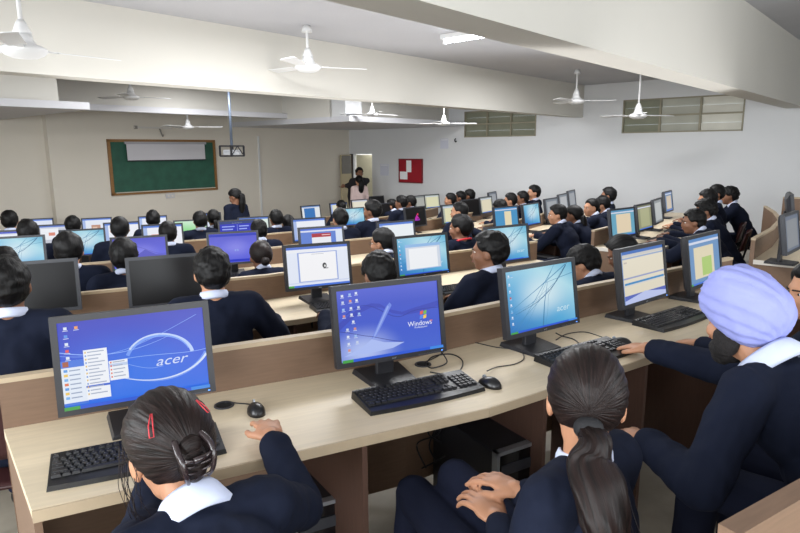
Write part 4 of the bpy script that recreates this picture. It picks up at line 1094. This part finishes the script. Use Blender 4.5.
def person(label, short, px, py, Y, k, rz, hair='short', yaw=0, pitch=8, lod=1, girl=False, lean=None, RH=None, LH=None,
           stand=False, skin=None, collar=True, hairm=None, knees=None, seated_chair=True, dress=None, vox=None, extra=None, hpitch=0, curl=.35, roll=0, sc=None, poles=None, RF=None, cs=1, LF=None):
    global NP; NP += 1
    seed = NP*1.37; Hw = aty(px, py, Y); fz = floor_z(k); h = Hw.z - fz
    vox = vox or {0:.0062, 1:.012, 2:.017}[lod]; hsub = 5 if (lod == 0 or k == 1) else 4
    skin = skin or (SKIND if NP % 3 else SKIN)
    g = .9 if girl else 1.
    if stand:
        s = h/1.50; hipz = .88; L = .62; th = R_(lean or 3)
    else:
        s = 1.; hipz = .52; L = .62
        if sc: s = sc; th = math.acos(max(.4, min(.999, (h/s-hipz)/L)))
        elif lean is not None: th = R_(lean); s = h/(hipz + L*math.cos(th))
        elif h >= 1.15: th = R_(6); s = h/(hipz + L*math.cos(th))
        else:
            c = (h-hipz)/L; th = math.acos(max(.45, min(.995, c)))
            if c < .45: s = h/(hipz + L*.45)
    u = Vector((0, math.sin(th), math.cos(th))); bk = Vector((0, -math.cos(th), math.sin(th)))
    H = Vector((0,0,hipz)); HC = H + u*L
    a = R_(rz); ca_, sa_ = math.cos(a), math.sin(a)
    off = HC.y*s; loc = Vector((Hw.x + sa_*off, Hw.y - ca_*off, fz))
    root = thing('person', label, 'person', loc, a, None, s)
    def tl(p):                                      # world -> local
        d = (Vector(p) - loc)/s; return Vector((d.x*ca_ + d.y*sa_, -d.x*sa_ + d.y*ca_, d.z))
    Nb = H + u*(L-(.150 if lod == 0 else .128)); NbT = HC - u*.06
    HM = Matrix.Translation(HC) @ rotz(yaw) @ rotx(-(pitch)) @ Matrix.Rotation(R_(roll), 4, 'Y')
    sw = .178*g; Sh = [H + u*(L-(.190 if lod == 0 else .170)) + Vector((x*sw,.0,0)) for x in (-1, 1)]
    dsk = (floor_z(k)+DH+.035 - fz)/s
    if RH is not None: RT = tl(RH)
    elif stand: RT = Vector((.20,.06,.72))
    else: RT = Vector((.17, HC.y+.36, dsk))
    if LH is not None: LT = tl(LH)
    elif stand: LT = Vector((-.20,.06,.72))
    else: LT = Vector((-.17, HC.y+.34, dsk))
    arms = []
    for i, (S, T, sd) in enumerate(((Sh[0], LT, -1), (Sh[1], RT, 1))):
        pole = Vector((sd*.5, -.35, -.9)) if not stand else Vector((sd*.3,-1,-.1))
        if poles and poles[i]: pole = Vector(poles[i])
        up, fo = .285*g, .255*g
        if (T-S).length > (up+fo)*.98: k2 = min(1.25, (T-S).length/((up+fo)*.98)); up *= k2; fo *= k2
        E_, W_ = two_bone(S, T, up, fo, pole); arms.append((S, E_, W_, sd, T))
    if stand: KN = [Vector((x*.09,.02,.46)) for x in (-1,1)]; AN = [Vector((x*.10,.0,.08)) for x in (-1,1)]
    elif knees: KN = [tl(q) for q in knees]; AN = [Vector((KN[i].x+.02*(1 if i else -1)+ (.0), KN[i].y+.02, .08)) for i in (0,1)]
    else: KN = [Vector((x*.12,.42,.50)) for x in (-1,1)]; AN = [Vector((x*.12,.44,.08)) for x in (-1,1)]
    HJ = [H + Vector((x*.085,0,0)) for x in (-1,1)]
    Rt = Matrix.Rotation(-th, 3, 'X')
    # ---- body, one continuous skin
    mb = MB()
    def hb(c, r): mb.add([HM @ Vector((p[0]*r[0]+c[0], p[1]*r[1]+c[1], p[2]*r[2]+c[2])) for p in ICO[3][0]], ICO[3][1])
    hb((0,-.012,.022),(.074,.094,.088)); hb((0,.022,-.030),(.060,.070,.078)); hb((0,.05,-.082),(.034,.034,.028)); hb((0,.01,-.07),(.052,.055,.045))
    hb((0,.092,-.012),(.010,.014,.026)); hb((0,.102,-.027),(.014,.012,.010)); hb((0,.074,.022),(.048,.020,.012)); hb((0,.085,-.056),(.022,.012,.010))
    for x in (-1,1):
        if hair != 'turban': hb((x*.077,-.004,-.012),(.010,.019,.030))
        hb((x*.036,.062,-.028),(.024,.024,.024))
    mb.cap(Nb - u*.03, HM @ Vector((0,-.012,-.05)), .054*g, .050*g)
    for c, r in ((.03,(.14,.10,.11)),(.20,(.125,.09,.14)),(.32,(.14,.092,.12))): mb.ball(H+u*c, (r[0]*g, r[1], r[2]), rot=Rt, sub=3)
    for S, E_, W_, sd, T in arms:
        mb.cap(S, Nb, .045, .045); mb.cap(S, E_, .042, .034); mb.cap(E_, W_, .034, .022)
        F = (W_-E_).normalized()
        if stand or knees and not (sd == 1 and RH is not None and False): F = (F + Vector((-sd*.3,.3,0))).normalized()
        else: F = Vector((F.x*.8, max(.5, F.y), -.10)).normalized()
        if sd == 1 and RF is not None: F = (tl(RF) - W_).normalized()
        if sd == -1 and LF is not None: F = (tl(LF) - W_).normalized()
        if lod < 2: hand_caps(mb, W_, F, Vector((0,0,1)) if not stand else Vector((sd,0,0)), sd, curl=curl)
        else: hand_caps(mb, W_, F, Vector((0,0,1)) if not stand else Vector((sd,0,0)), sd, curl=curl*.8)
    for i in (0,1):
        mb.cap(HJ[i], KN[i], .062, .048); mb.cap(KN[i], AN[i], .044, .034); mb.cap(AN[i], AN[i]+Vector((0,.10,-.04)), .034, .026)
    fuse(mb, 'body', skin, root, vox if lod else .0052, smooth=2 if lod else 3)
    # ---- blazer
    mb = MB(); W2 = 1.
    for c, r in ((-.02,(.168,.135,.10)),(.06,(.162,.128,.12)),(.18,(.155,.118,.14)),(.30,(.172,.122,.13)),(.36,(.165,.110,.10))): mb.ball(H+u*c, (r[0]*g, r[1], r[2]), rot=Rt, sub=3)
    mb.ball(Nb - u*.028, (.088*g, .078, .036), rot=Rt, sub=3)
    for S, E_, W_, sd, T in arms:
        S2 = S + Vector((sd*-.012,0,0)); mb.cap(S2, Nb - u*.022, .068, .062); mb.cap(S2, E_, .072*g, .062*g); 
        Wc = E_.lerp(W_, .90); mb.cap(E_, Wc, .062*g, .050*g)
    if dress != 'dress':
        def wr(co, no):
            n_ = .006*nz(co, 11, seed) + .004*nz((co.x*2,co.y*2,co.z*.8), 16, seed+3)
            return co + no*n_
        fuse(mb, 'blazer' if not dress else 'shirt', dress_mat(dress), root, vox*1.1, smooth=5 if lod else 8, displace=wr)
    else:
        mb.cap(H+u*.0, H - Vector((0,0,.42)), .16, .19); fuse(mb, 'dress', dress_mat(dress), root, vox*1.1, smooth=6)
    # ---- trousers
    if dress != 'dress':
        mb = MB(); mb.ball(H+Vector((0,0,-.005)), (.150*g,.125,.10), sub=3)
        for i in (0,1): mb.cap(HJ[i], KN[i], .088, .066); mb.cap(KN[i], AN[i]+Vector((0,0,.02)), .064, .052)
        def wr2(co, no): return co + no*(.005*nz(co, 9, seed+9))
        fuse(mb, 'trousers', NAVY2, root, vox*1.2, smooth=5, displace=wr2)
    for i in (0,1):
        mb = MB(); A = AN[i]; 
        for c, r in (((0,.02,-.045),(.042,.07,.032)),((0,.10,-.052),(.042,.07,.026)),((0,-.02,-.03),(.038,.045,.045))): mb.ball(A+Vector(c), r, sub=2)
        if lod < 2: fuse(mb, 'shoe', SHOEM, root, .012, smooth=2)
        else: mb.build('shoe', SHOEM, root, True)
    # ---- collar
    if collar:
        mb = MB(); N = 28; v = []; f = []
        prof = [(.052,-.026),(.062,-.030),(.071,-.022),(.069,-.006),(.062,.010),(.056,.010)] if cs == 1 else [(.054,-.030),(.060,-.044),(.084,-.046),(.090,-.034),(.070,.008),(.063,.016),(.057,.010)]
        for i in range(N+1):
            an = R_(-66) + 2*math.pi*(132/360.)*0 + (math.pi*2 - R_(48))*i/N + R_(90+24) - R_(-66)
            for r, z in prof:
                rr = r*(g if cs == 1 else cs*g); xx = rr*math.cos(an); yy = rr*math.sin(an)*1.02
                v.append(Nb + u*(.030+z + .012*(-math.sin(an))) + Vector((1,0,0))*xx - bk*yy*1.0)
        m = len(prof)
        for i in range(N):
            for j in range(m): f.append((i*m+j, (i+1)*m+j, (i+1)*m+(j+1)%m, i*m+(j+1)%m))
        f.append(tuple(range(m))); f.append(tuple(N*m+j for j in range(m-1,-1,-1)))
        mb.add(v, f); mb.build('shirt_collar', SHIRT, root, True)
    # ---- hair, turban
    hm = hairm or HAIR
    if hair == 'turban':
        t = turban_mesh(); t.v = [tuple(HM @ Vector(p)) for p in t.v]; t.build('turban', TURBM, root, True)
        mb = MB()
        for c, r in (((0,.035,-.090),(.052,.050,.040)),((0,.062,-.104),(.038,.032,.036)),((-.054,.012,-.052),(.018,.044,.048)),((.054,.012,-.052),(.018,.044,.048)),((-.040,.045,-.078),(.020,.034,.030)),((.040,.045,-.078),(.020,.034,.030)),((0,.089,-.044),(.024,.010,.006))):
            mb.add([HM @ Vector((p[0]*r[0]+c[0], p[1]*r[1]+c[1], p[2]*r[2]+c[2])) for p in ICO[3][0]], ICO[3][1])
        fuse(mb, 'beard', mat('black_beard', s2l(26,22,22), .8, bump=.6, bump_scale=160), root, .005, 2, displace=lambda c, n: c + n*.003*nz(c, 90))
    else:
        hc = hair_cap(hair, hsub, seed); hc.v = [tuple(HM @ Vector(p)) for p in hc.v]; ho = hc.build('hair', hm, root, True)
        down = HM.to_3x3().inverted() @ Vector((0,0,-1)); bkl = HM.to_3x3().inverted() @ -Vector((0,1,0))
        if hair == 'bun':
            q = MB(); q.ball((0,-.118,-.035), (.034,.030,.034), sub=3, M=HM); uvwrap(q, HM @ Vector((0,-.118,-.035)), 1); q.build('hair_bun', hm, root, True)
        if hair in ('ponytail', 'long') and not extra:
            Lp = .30 if hair == 'long' else .24
            c0 = Vector((0,-.095,-.02)) if hair == 'long' else Vector((0,-.112,-.01))
            path = [c0*.85, c0 + Vector((0,-.018,-.01)), c0 + down*Lp*.35 + bkl*.02 + Vector((0,-.01,0)), c0 + down*Lp*.7 + bkl*.015, c0 + down*Lp + bkl*.0]
            rr = [.05,.062,.07,.06,.02] if hair == 'long' else [.014,.024,.030,.026,.008]
            q = strand_lump(path, rr, flat=.6, seed=seed); q.v = [tuple(HM @ Vector(p)) for p in q.v]; q.build('ponytail' if hair == 'ponytail' else 'long_hair', hm, root, True)
    # ---- eyes
    for x in (-1, 1):
        q = MB(); q.ball((x*.029,.0745,.004), (.0120,.0095,.0060), LENS, HM, 2); q.ball((x*.029,.0820,.004), (.0054,.0032,.0054), PUPIL, HM, 2)
        q.build('eye', None, root, True)
        q = MB(); q.cap((x*.014,.0945,.020), (x*.046,.082,.021), .0035, .0025, HAIR, HM, 1, 6); q.build('eyebrow', None, root, True)
    q = MB(); q.ball((0,.0965,-.056), (.0185,.0045,.0045), LIPM, HM, 2); q.build('lips', None, root, True)
    if seated_chair and not stand: chair(loc.x + sa_*.03, loc.y - ca_*.03, fz, a, 'maroon moulded chair on black metal legs, under ' + short)
    if extra: extra(root, HM, Nb, H, u, tl, s, arms)
    return root
def dress_mat(d):
    if d == 'dress': return mat('pale_pink_cotton', s2l(214,190,186), .85, bump=.2, bump_scale=14)
    if d == 'dark': return mat('black_cotton', s2l(30,28,32), .85, bump=.2, bump_scale=14)
    return NAVY

# --- front row
def clip_extra(root, HM, Nb, H, u, tl, s, arms):
    dk = mat('brown_black_plastic', s2l(42,32,34), .22, spec=.7)
    q = MB(); q.ball((0,-.106,-.008), (.030,.030,.046), sub=4, M=HM); q.ball((0,-.116,.024), (.024,.018,.022), sub=3, M=HM)
    uvwrap(q, HM @ Vector((0,-.11,0)), 0); q.build('twisted_hair', HAIRB, root, True)
    cl = MB()
    for x in (-1, 1):
        arcp = [(x*.026,-.112,.040),(x*.032,-.134,.022),(x*.031,-.144,-.004),(x*.027,-.136,-.030),(x*.021,-.120,-.046)]
        cl.tube([HM @ p for p in smoothpath(arcp, 6)], .0075, None, None, 8, .004)
        for j in range(4):
            z = .008 - .014*j; cl.tube([HM @ Vector(p) for p in [(x*.030,-.140+.004*j,z),(x*.019,-.150+.006*j,z-.004),(x*.004,-.145+.006*j,z-.006)]], .0034, None, None, 6, .0016)
    cl.tube([HM @ Vector(p) for p in [(-.012,-.150,.002),(.012,-.150,.002)]], .006, None, None, 10)
    cl.tube([HM @ Vector(p) for p in [(-.030,-.143,.004),(-.012,-.150,.002)]], .004); cl.tube([HM @ Vector(p) for p in [(.030,-.143,.004),(.012,-.150,.002)]], .004)
    cl.build('claw_clip', dk, root, True)
    rd = mat('red_enamel', s2l(190,50,60), .3)
    for pts, r in (([(-.045,-.078,.098),(-.057,-.088,.080),(-.063,-.098,.060),(-.056,-.102,.060),(-.050,-.092,.080),(-.043,-.080,.098)], .0013), ([(.045,-.082,.094),(.054,-.092,.080),(.060,-.098,.066),(.054,-.101,.066),(.048,-.094,.080),(.043,-.084,.094)], .0012)):
        q = MB(); q.tube([HM @ Vector((p[0]*1.03,p[1]*1.0,p[2]*1.035)) for p in pts], r, n=6); q.build('hair_pin', rd, root, True)
    # loose strands on the left side
    q = MB(); random.seed(5)
    for i in range(14):
        x = -.084 + random.uniform(-.004,.012); y = random.uniform(-.03,.05); z = random.uniform(.0,.06)
        q.tube([HM @ p for p in smoothpath([Vector((x,y,z)), Vector((x-.010,y-.004,z-.04)), Vector((x-.008-random.random()*.018,y-random.random()*.02,z-.085)), Vector((x+.004-random.random()*.02,y-random.random()*.03,z-.12-random.random()*.03))], 4)], .0007, n=4)
    q.build('loose_strands', HAIRB, root, True)
person('girl seen from behind with claw-clipped hair and red hair pins, at the start-menu monitor', 'the clip-haired girl', 170, 448, 1.19, 0, 44, 'clip', -1, 12, 0, True, sc=1.0, cs=1.02, roll=-4, poles=((-.1,-.3,-1),(.45,-.2,-.9)),
       RH=atz(272,438,DH+.055), RF=atz(257,398,DH+.075), LH=atz(158,462,DH+.03), skin=SKIN, hairm=HAIRB, extra=clip_extra, curl=.3)
def pony_extra(root, HM, Nb, H, u, tl, s, arms):
    p0 = HM @ Vector((0,-.100,-.035)); 
    q = MB(); q.ball((0,-.110,-.036), (.031,.022,.026), sub=3, M=HM); q.build('hair_band', mat('black_hair_band', s2l(18,18,22), .8), root, True)
    w = [tl(aty(592,462,1.06)), tl(aty(600,490,1.02)), tl(aty(606,520,.99)), tl(aty(610,548,.97))]
    q = strand_lump([p0, (p0+w[0])/2 + Vector((0,-.012,.01))] + w, [.022,.040,.058,.066,.064,.045], flat=.62, seed=2., nr=30, groove=.05); q.build('ponytail', HAIRB, root, True)
    q = MB(); random.seed(9)
    for i in range(60):
        d = Vector((random.uniform(-.055,.055), random.uniform(-.02,.01), 0)); j = random.uniform(.6,1.15)
        q.tube(smoothpath([p0+d*.2, (p0+w[0])/2+d*.6, w[0]+d*.8, w[1]+d*j, w[2]+d*1.1*j, w[3]+d*1.3*j], 3), .0010, n=4)
    q.build('loose_strands', HAIRB, root, True)
person('girl with long brown ponytail sitting back with hands in her lap, bottom centre', 'the ponytailed girl in front', 586, 401, 1.21, 0, 44, 'ponytail', -58, 12, 0, True, lean=1,
       RH=atz(520,492,.76), RF=atz(492,478,.77), LF=atz(478,500,.75), LH=atz(500,522,.73), knees=[atz(414,494,.52), atz(456,478,.60)], skin=SKIN, hairm=HAIRB, extra=pony_extra, curl=.35)
person('bearded man in a lavender turban and navy blazer, hand on a mouse', 'the turbaned man', 741, 322, 1.88, 0, 30, 'turban', -4, 8, 0, False, sc=1.07, cs=1.25, poles=((-.7,-.3,-.7),None),
       RH=atz(650,349,DH+.045), LH=atz(645,440,.68), skin=SKIN, curl=.45)
person('boy in profile at the right edge, beside the lavender turban', 'the boy at the right edge', 815, 291, 2.30, 0, 40, 'short', 50, 8, 1, False,
       RH=atz(776,292,DH+.03), skin=SKIN)
# --- second row
PP = [
('boy seen from behind at the left edge of the second row, dark wavy hair','the boy at the left edge', 7,287,2.45,1,24,'tousled',0,6,1,0,{}),
('boy seen from behind with thick short hair, elbow out, right of the black switched-off monitor','the thick-haired boy', 212,271,2.86,1,26,'tousled',0,8,1,0,{'RH':'r'}),
('boy of whom only the dark hair shows above the blue hilly-wallpaper monitor','the half-hidden boy', 379,275,3.15,1,30,'tousled',0,25,1,0,{}),
('boy in left profile with neat black hair, between two second-row monitors','the neat-haired boy in profile', 489,252,3.45,1,40,'short',32,2,1,0,{}),
('boy bending forward with his head bowed, beside the pale crossing-lines monitor','the bowed boy', 583,264,3.85,1,40,'short',25,25,1,0,{}),
('girl bending low behind the beige-form monitor, only her black hair visible','the girl bending low', 622,253,4.05,1,42,'bun',30,30,1,1,{}),
# third row
('boy at the left edge, only the top of his dark hair visible, third row','the boy hidden at the left', 4,266,3.8,2,24,'short',0,10,1,0,{}),
('boy with round black hair in front of the bright blue branded wallpaper','the round-haired boy', 69,251,4.0,2,25,'short',0,4,1,0,{}),
('curly-haired boy with pale collar in front of the lavender wallpaper','the curly-haired boy', 124,257,4.06,2,25,'curly',0,6,1,0,{}),
('girl with her hair in a small low bun, in front of the violet-blue screen','the bun-haired girl', 261,257,4.54,2,27,'bun',0,10,1,1,{'hairm':'b'}),
('boy with glasses looking left, between the document monitor and the blank-window monitor','the boy with glasses', 382,243,5.06,2,34,'short',35,6,1,0,{'glasses':1}),
('boy with a red neck lanyard looking left, below the older man','the boy with the red lanyard', 460,228,5.44,2,36,'short',30,6,1,0,{'lanyard':1,'collar':False}),
# fourth row
('boy with black hair at the far left, between two pale screens of the fourth row','the fourth-row boy at the left', 28,233,5.7,3,25,'short',10,4,2,0,{}),
('boy with cropped round head in front of a white screen, fourth row','the crop-haired boy', 120,229.5,5.9,3,25,'cropped',0,2,2,0,{}),
('boy with tousled hair and broad back in front of a white page, fourth row','the tousled boy', 168,233,5.96,3,26,'tousled',-8,4,2,0,{}),
('boy with pale collar seen right of the dark blue text screen','the boy by the blue text screen', 259,231,6.37,3,28,'short',0,6,2,0,{}),
('boy with round black hair left of the vivid blue wallpaper monitor, fourth row','the boy left of the vivid blue screen', 340,219,6.9,3,33,'short',0,2,2,0,{}),
('boy in left profile in a navy blazer, right of the vivid blue wallpaper monitor','the boy right of the vivid blue screen', 372,211,7.25,3,40,'short',28,4,2,0,{}),
('older man with thinning hair in left profile typing at a cream-paged monitor','the older man', 459,212,7.5,3,44,'cropped',36,2,2,0,{'skin':SKIN}),
# fifth row
('boy with round black hair left of the leftmost pale screen, fifth row','the fifth-row boy at the far left', 10,221,7.4,4,25,'short',0,0,2,0,{}),
('boy mostly hidden behind a screen with a red picture box, only his hair visible','the boy mostly hidden', 73,226,7.35,4,25,'short',0,4,2,0,{}),
('boy with short hair directly below the middle of the green board','the boy below the green board', 153,220,7.9,4,26,'short',0,2,2,0,{}),
('boy in a navy blazer in front of the soft green wallpaper','the boy at the green screen', 200,221,7.75,4,27,'short',6,2,2,0,{}),
('girl with a short ponytail, between the green screen and the dark blue text screen','the small ponytailed girl', 213.5,219,8.1,4,27,'ponytail',0,2,2,1,{}),
('boy with black hair and navy back, right of the pale green-white screen','the boy right of the green-white screen', 276,219,8.1,4,30,'short',8,2,2,0,{}),
('boy with low dark head just right of a taller one, left of the white screens','the low-headed boy', 288,224,8.3,4,30,'short',0,10,2,0,{}),
# beyond the aisle: second row block
('boy in left profile leaning to his keyboard, nearest of the group by the right wall','the nearest boy by the right wall', 693,222,5.75,1,50,'short',28,6,1,0,{'skin':SKIND}),
('second boy of the group by the right wall, dark head half hidden, leaning forward','the second boy by the right wall', 705,211,6.3,1,54,'curly',20,16,2,0,{}),
('third boy of the group by the right wall, thick hair above two others','the third boy by the right wall', 707,200,7.1,1,58,'tousled',20,10,2,0,{}),
('short-haired boy with pale collar, fourth of the group by the right wall','the fourth boy by the right wall', 716,193,7.7,1,62,'cropped',22,4,2,0,{}),
('curly-haired boy farthest right in the group by the white wall','the last boy by the right wall', 729,196,8.1,1,64,'curly',10,4,2,0,{}),
# third row block
('boy in left profile typing, navy blazer, left of the long-haired girl','the typing boy in profile', 557,215,7.0,2,50,'short',34,4,1,0,{}),
('girl with long black hair down her back, beside the typing boy in profile','the long-haired girl', 573,216,7.25,2,52,'long',15,4,2,1,{}),
('girl with parted black hair turning her face to the camera side, beyond the aisle','the girl turning her face', 591,208,8.0,2,56,'bun',52,0,1,1,{'skin':SKIN}),
('boy with bowed head between the turning girl and the tall boy','the bowed boy between two others', 602,205,8.4,2,60,'short',10,14,2,0,{}),
('tall boy with thick black hair at the wall end of the third row','the tall boy at the wall end', 608,196,8.7,2,62,'short',10,0,2,0,{}),
# fourth row block
('boy with head bowed low behind the cream-column monitor','the boy with head bowed low', 500,208,8.7,3,52,'short',10,26,2,0,{}),
('boy with square dark hair, leftmost of three by the wall above the cream-column monitor','the leftmost of the three by the wall', 510,200,9.6,3,54,'short',30,2,2,0,{}),
('boy with round dark hair, middle of three by the wall above the slanting monitor','the middle of the three by the wall', 522,198,10.0,3,56,'short',30,4,2,0,{}),
('upright boy in left profile with pale collar, rightmost of three by the wall','the upright boy in profile', 533.5,193,10.2,3,58,'short',42,0,2,0,{'skin':SKIN}),
# fifth row block
('face of a young man looking left, behind the black switched-off monitor','the young man looking left', 391,206,10.9,4,48,'short',40,2,2,0,{'skin':SKIN}),
('boy with a broad dark head, seen right of the young man looking left','the broad-headed boy', 401,203,10.2,4,48,'short',20,2,2,0,{}),
('dark-haired person right of the broad-headed boy, below the red notice board','the person right of the broad-headed boy', 410,202.5,10.8,4,50,'short',30,4,2,0,{}),
('boy with dark hair, leftmost of three heads above the cream-paged monitor','the leftmost of three heads', 450,200,11.0,4,50,'short',34,2,2,0,{}),
('boy with dark hair, middle of three heads left of the far window','the middle of three heads', 460,198,11.3,4,52,'short',30,2,2,0,{}),
('boy with dark hair, rightmost of three heads below the far window','the rightmost of three heads', 469,196,11.6,4,54,'short',20,2,2,0,{}),
# farthest
('person whose dark head overlaps the cream screen below the doorway','the person at the farthest cream screen', 341,206.5,11.2,5,42,'short',0,2,2,0,{}),
]
def glasses_extra(root, HM, *a):
    q = MB()
    for x in (-1,1):
        q.tube([HM @ Vector((x*.031+.019*math.cos(t*math.pi/6), .0965, .004+.014*math.sin(t*math.pi/6))) for t in range(13)], .0014, n=5)
        q.tube([HM @ Vector(p) for p in ((x*.05,.0955,.006),(x*.078,.06,.006),(x*.082,-.01,.0))], .0014, n=5)
    q.tube([HM @ Vector(p) for p in ((-.012,.0975,.006),(.012,.0975,.006))], .0014, n=5); q.build('glasses', BLACKP, root, True)
def lanyard_extra(root, HM, Nb, H, u, tl, s, arms):
    q = MB(); c = Nb + u*.0
    q.tube([c + Vector((.088*math.cos(t*math.pi/12), .085*math.sin(t*math.pi/12), .012 - .03*math.sin(t*math.pi/12))) for t in range(25)], .009, n=6); q.build('red_lanyard', mat('red_ribbon', s2l(196,32,44), .6), root, True)
for (lab, sh, px, py, Y, k, rz, hair, yaw, pitch, lod, girl, o) in PP:
    kw = {}
    if 'skin' in o: kw['skin'] = o['skin']
    if o.get('RH') == 'r': kw['RH'] = atz(272,318,DZ(1)+.04)
    if o.get('hairm'): kw['hairm'] = HAIRB
    if o.get('glasses'): kw['extra'] = glasses_extra
    if o.get('lanyard'): kw['extra'] = lanyard_extra
    if 'collar' in o: kw['collar'] = o['collar']
    person(lab, sh, px, py, Y, k, rz, hair, yaw, pitch, lod, bool(girl), **kw)
person('girl in navy blazer standing with bowed head, right of the green board', 'x', 235, 197, 9.3, 5, 50, 'long', 30, 24, 1, True, stand=True, collar=False)
person('dark-clothed person in the doorway, arm stretched to the open door', 'x', 359.5, 173, 14.5, 5, 200, 'short', 0, 0, 2, False, stand=True, dress='dark', LH=aty(345,186,14.4), skin=SKIND, collar=False)
person('long-haired visitor in a pale pink dress standing with her back turned at the doorway', 'x', 359, 181, 13.9, 5, 28, 'long', 0, 8, 2, True, stand=True, dress='dress', skin=SKIN, collar=False)

# ------------------------------------------------------------------ camera, light
cam = bpy.data.cameras.new('camera'); cam.sensor_width = 36; cam.lens = FPX/800*36; cam.clip_end = 200
co = bpy.data.objects.new('camera', cam); COL.objects.link(co)
co.matrix_world = Matrix.Translation((0,0,CH)) @ Matrix.Rotation(math.pi/2 - PITCH, 4, 'X') @ Matrix.Rotation(ROLLSIGN*ROLL, 4, 'Z')
SC.camera = co
w = bpy.data.worlds.new('world'); SC.world = w; w.use_nodes = True
w.node_tree.nodes['Background'].inputs[0].default_value = (.82,.9,1,1); w.node_tree.nodes['Background'].inputs[1].default_value = 1.0
def area(name, loc, target, sx, sy, power, col=(1,1,1)):
    l = bpy.data.lights.new(name, 'AREA'); l.shape = 'RECTANGLE'; l.size = sx; l.size_y = sy; l.energy = power; l.color = col
    o = bpy.data.objects.new(name, l); COL.objects.link(o); o.location = loc
    d = Vector(target) - Vector(loc); o.rotation_euler = d.to_track_quat('-Z', 'Y').to_euler(); return o
for i, h in enumerate(LW):
    c = (h[0]+h[1])/2; area('window_daylight', RM(A0-.04, c, 1.7), RM(A0+4, c, 1.2), 2.3, 1.6, 150*LK, (.93,.97,1))
for h, pw in (((-1.8,.8),110),((2.0,4.6),70),((5.8,8.4),15)):
    c = (h[0]+h[1])/2; area('window_daylight', RM(c, B0-.02, 1.7), RM(c, B0+4, 1.2), 2.4, 1.6, pw*LK, (.93,.97,1))
area('ceiling_bounce', RM(4.5, 3.5, 2.05), RM(4.5,3.5,4), 6, 4, 60*LK)
for a, b in ((3.5,3.4),(7.6,3.4),(4.2,6.5),(8.0,6.5),(5.6,8.4)):  # added fill lights without fittings, raising the ambient level of the closed room
    area('ceiling_fill', RM(a, b, ZC-.1), RM(a, b, 0), 1.6, .5, (75 if b < 8 else 35)*LK, (.97,.98,1))
area('corridor_light', RM(A1+.8, 11.0, 2.3), RM(A1+.8, 11.0, 0), .8, 1.5, 60)
SC.view_settings.view_transform = 'Standard'; SC.view_settings.look = 'None'; SC.view_settings.exposure = 0; SC.view_settings.gamma = 1

bpy.data.scenes.remove(TMP)
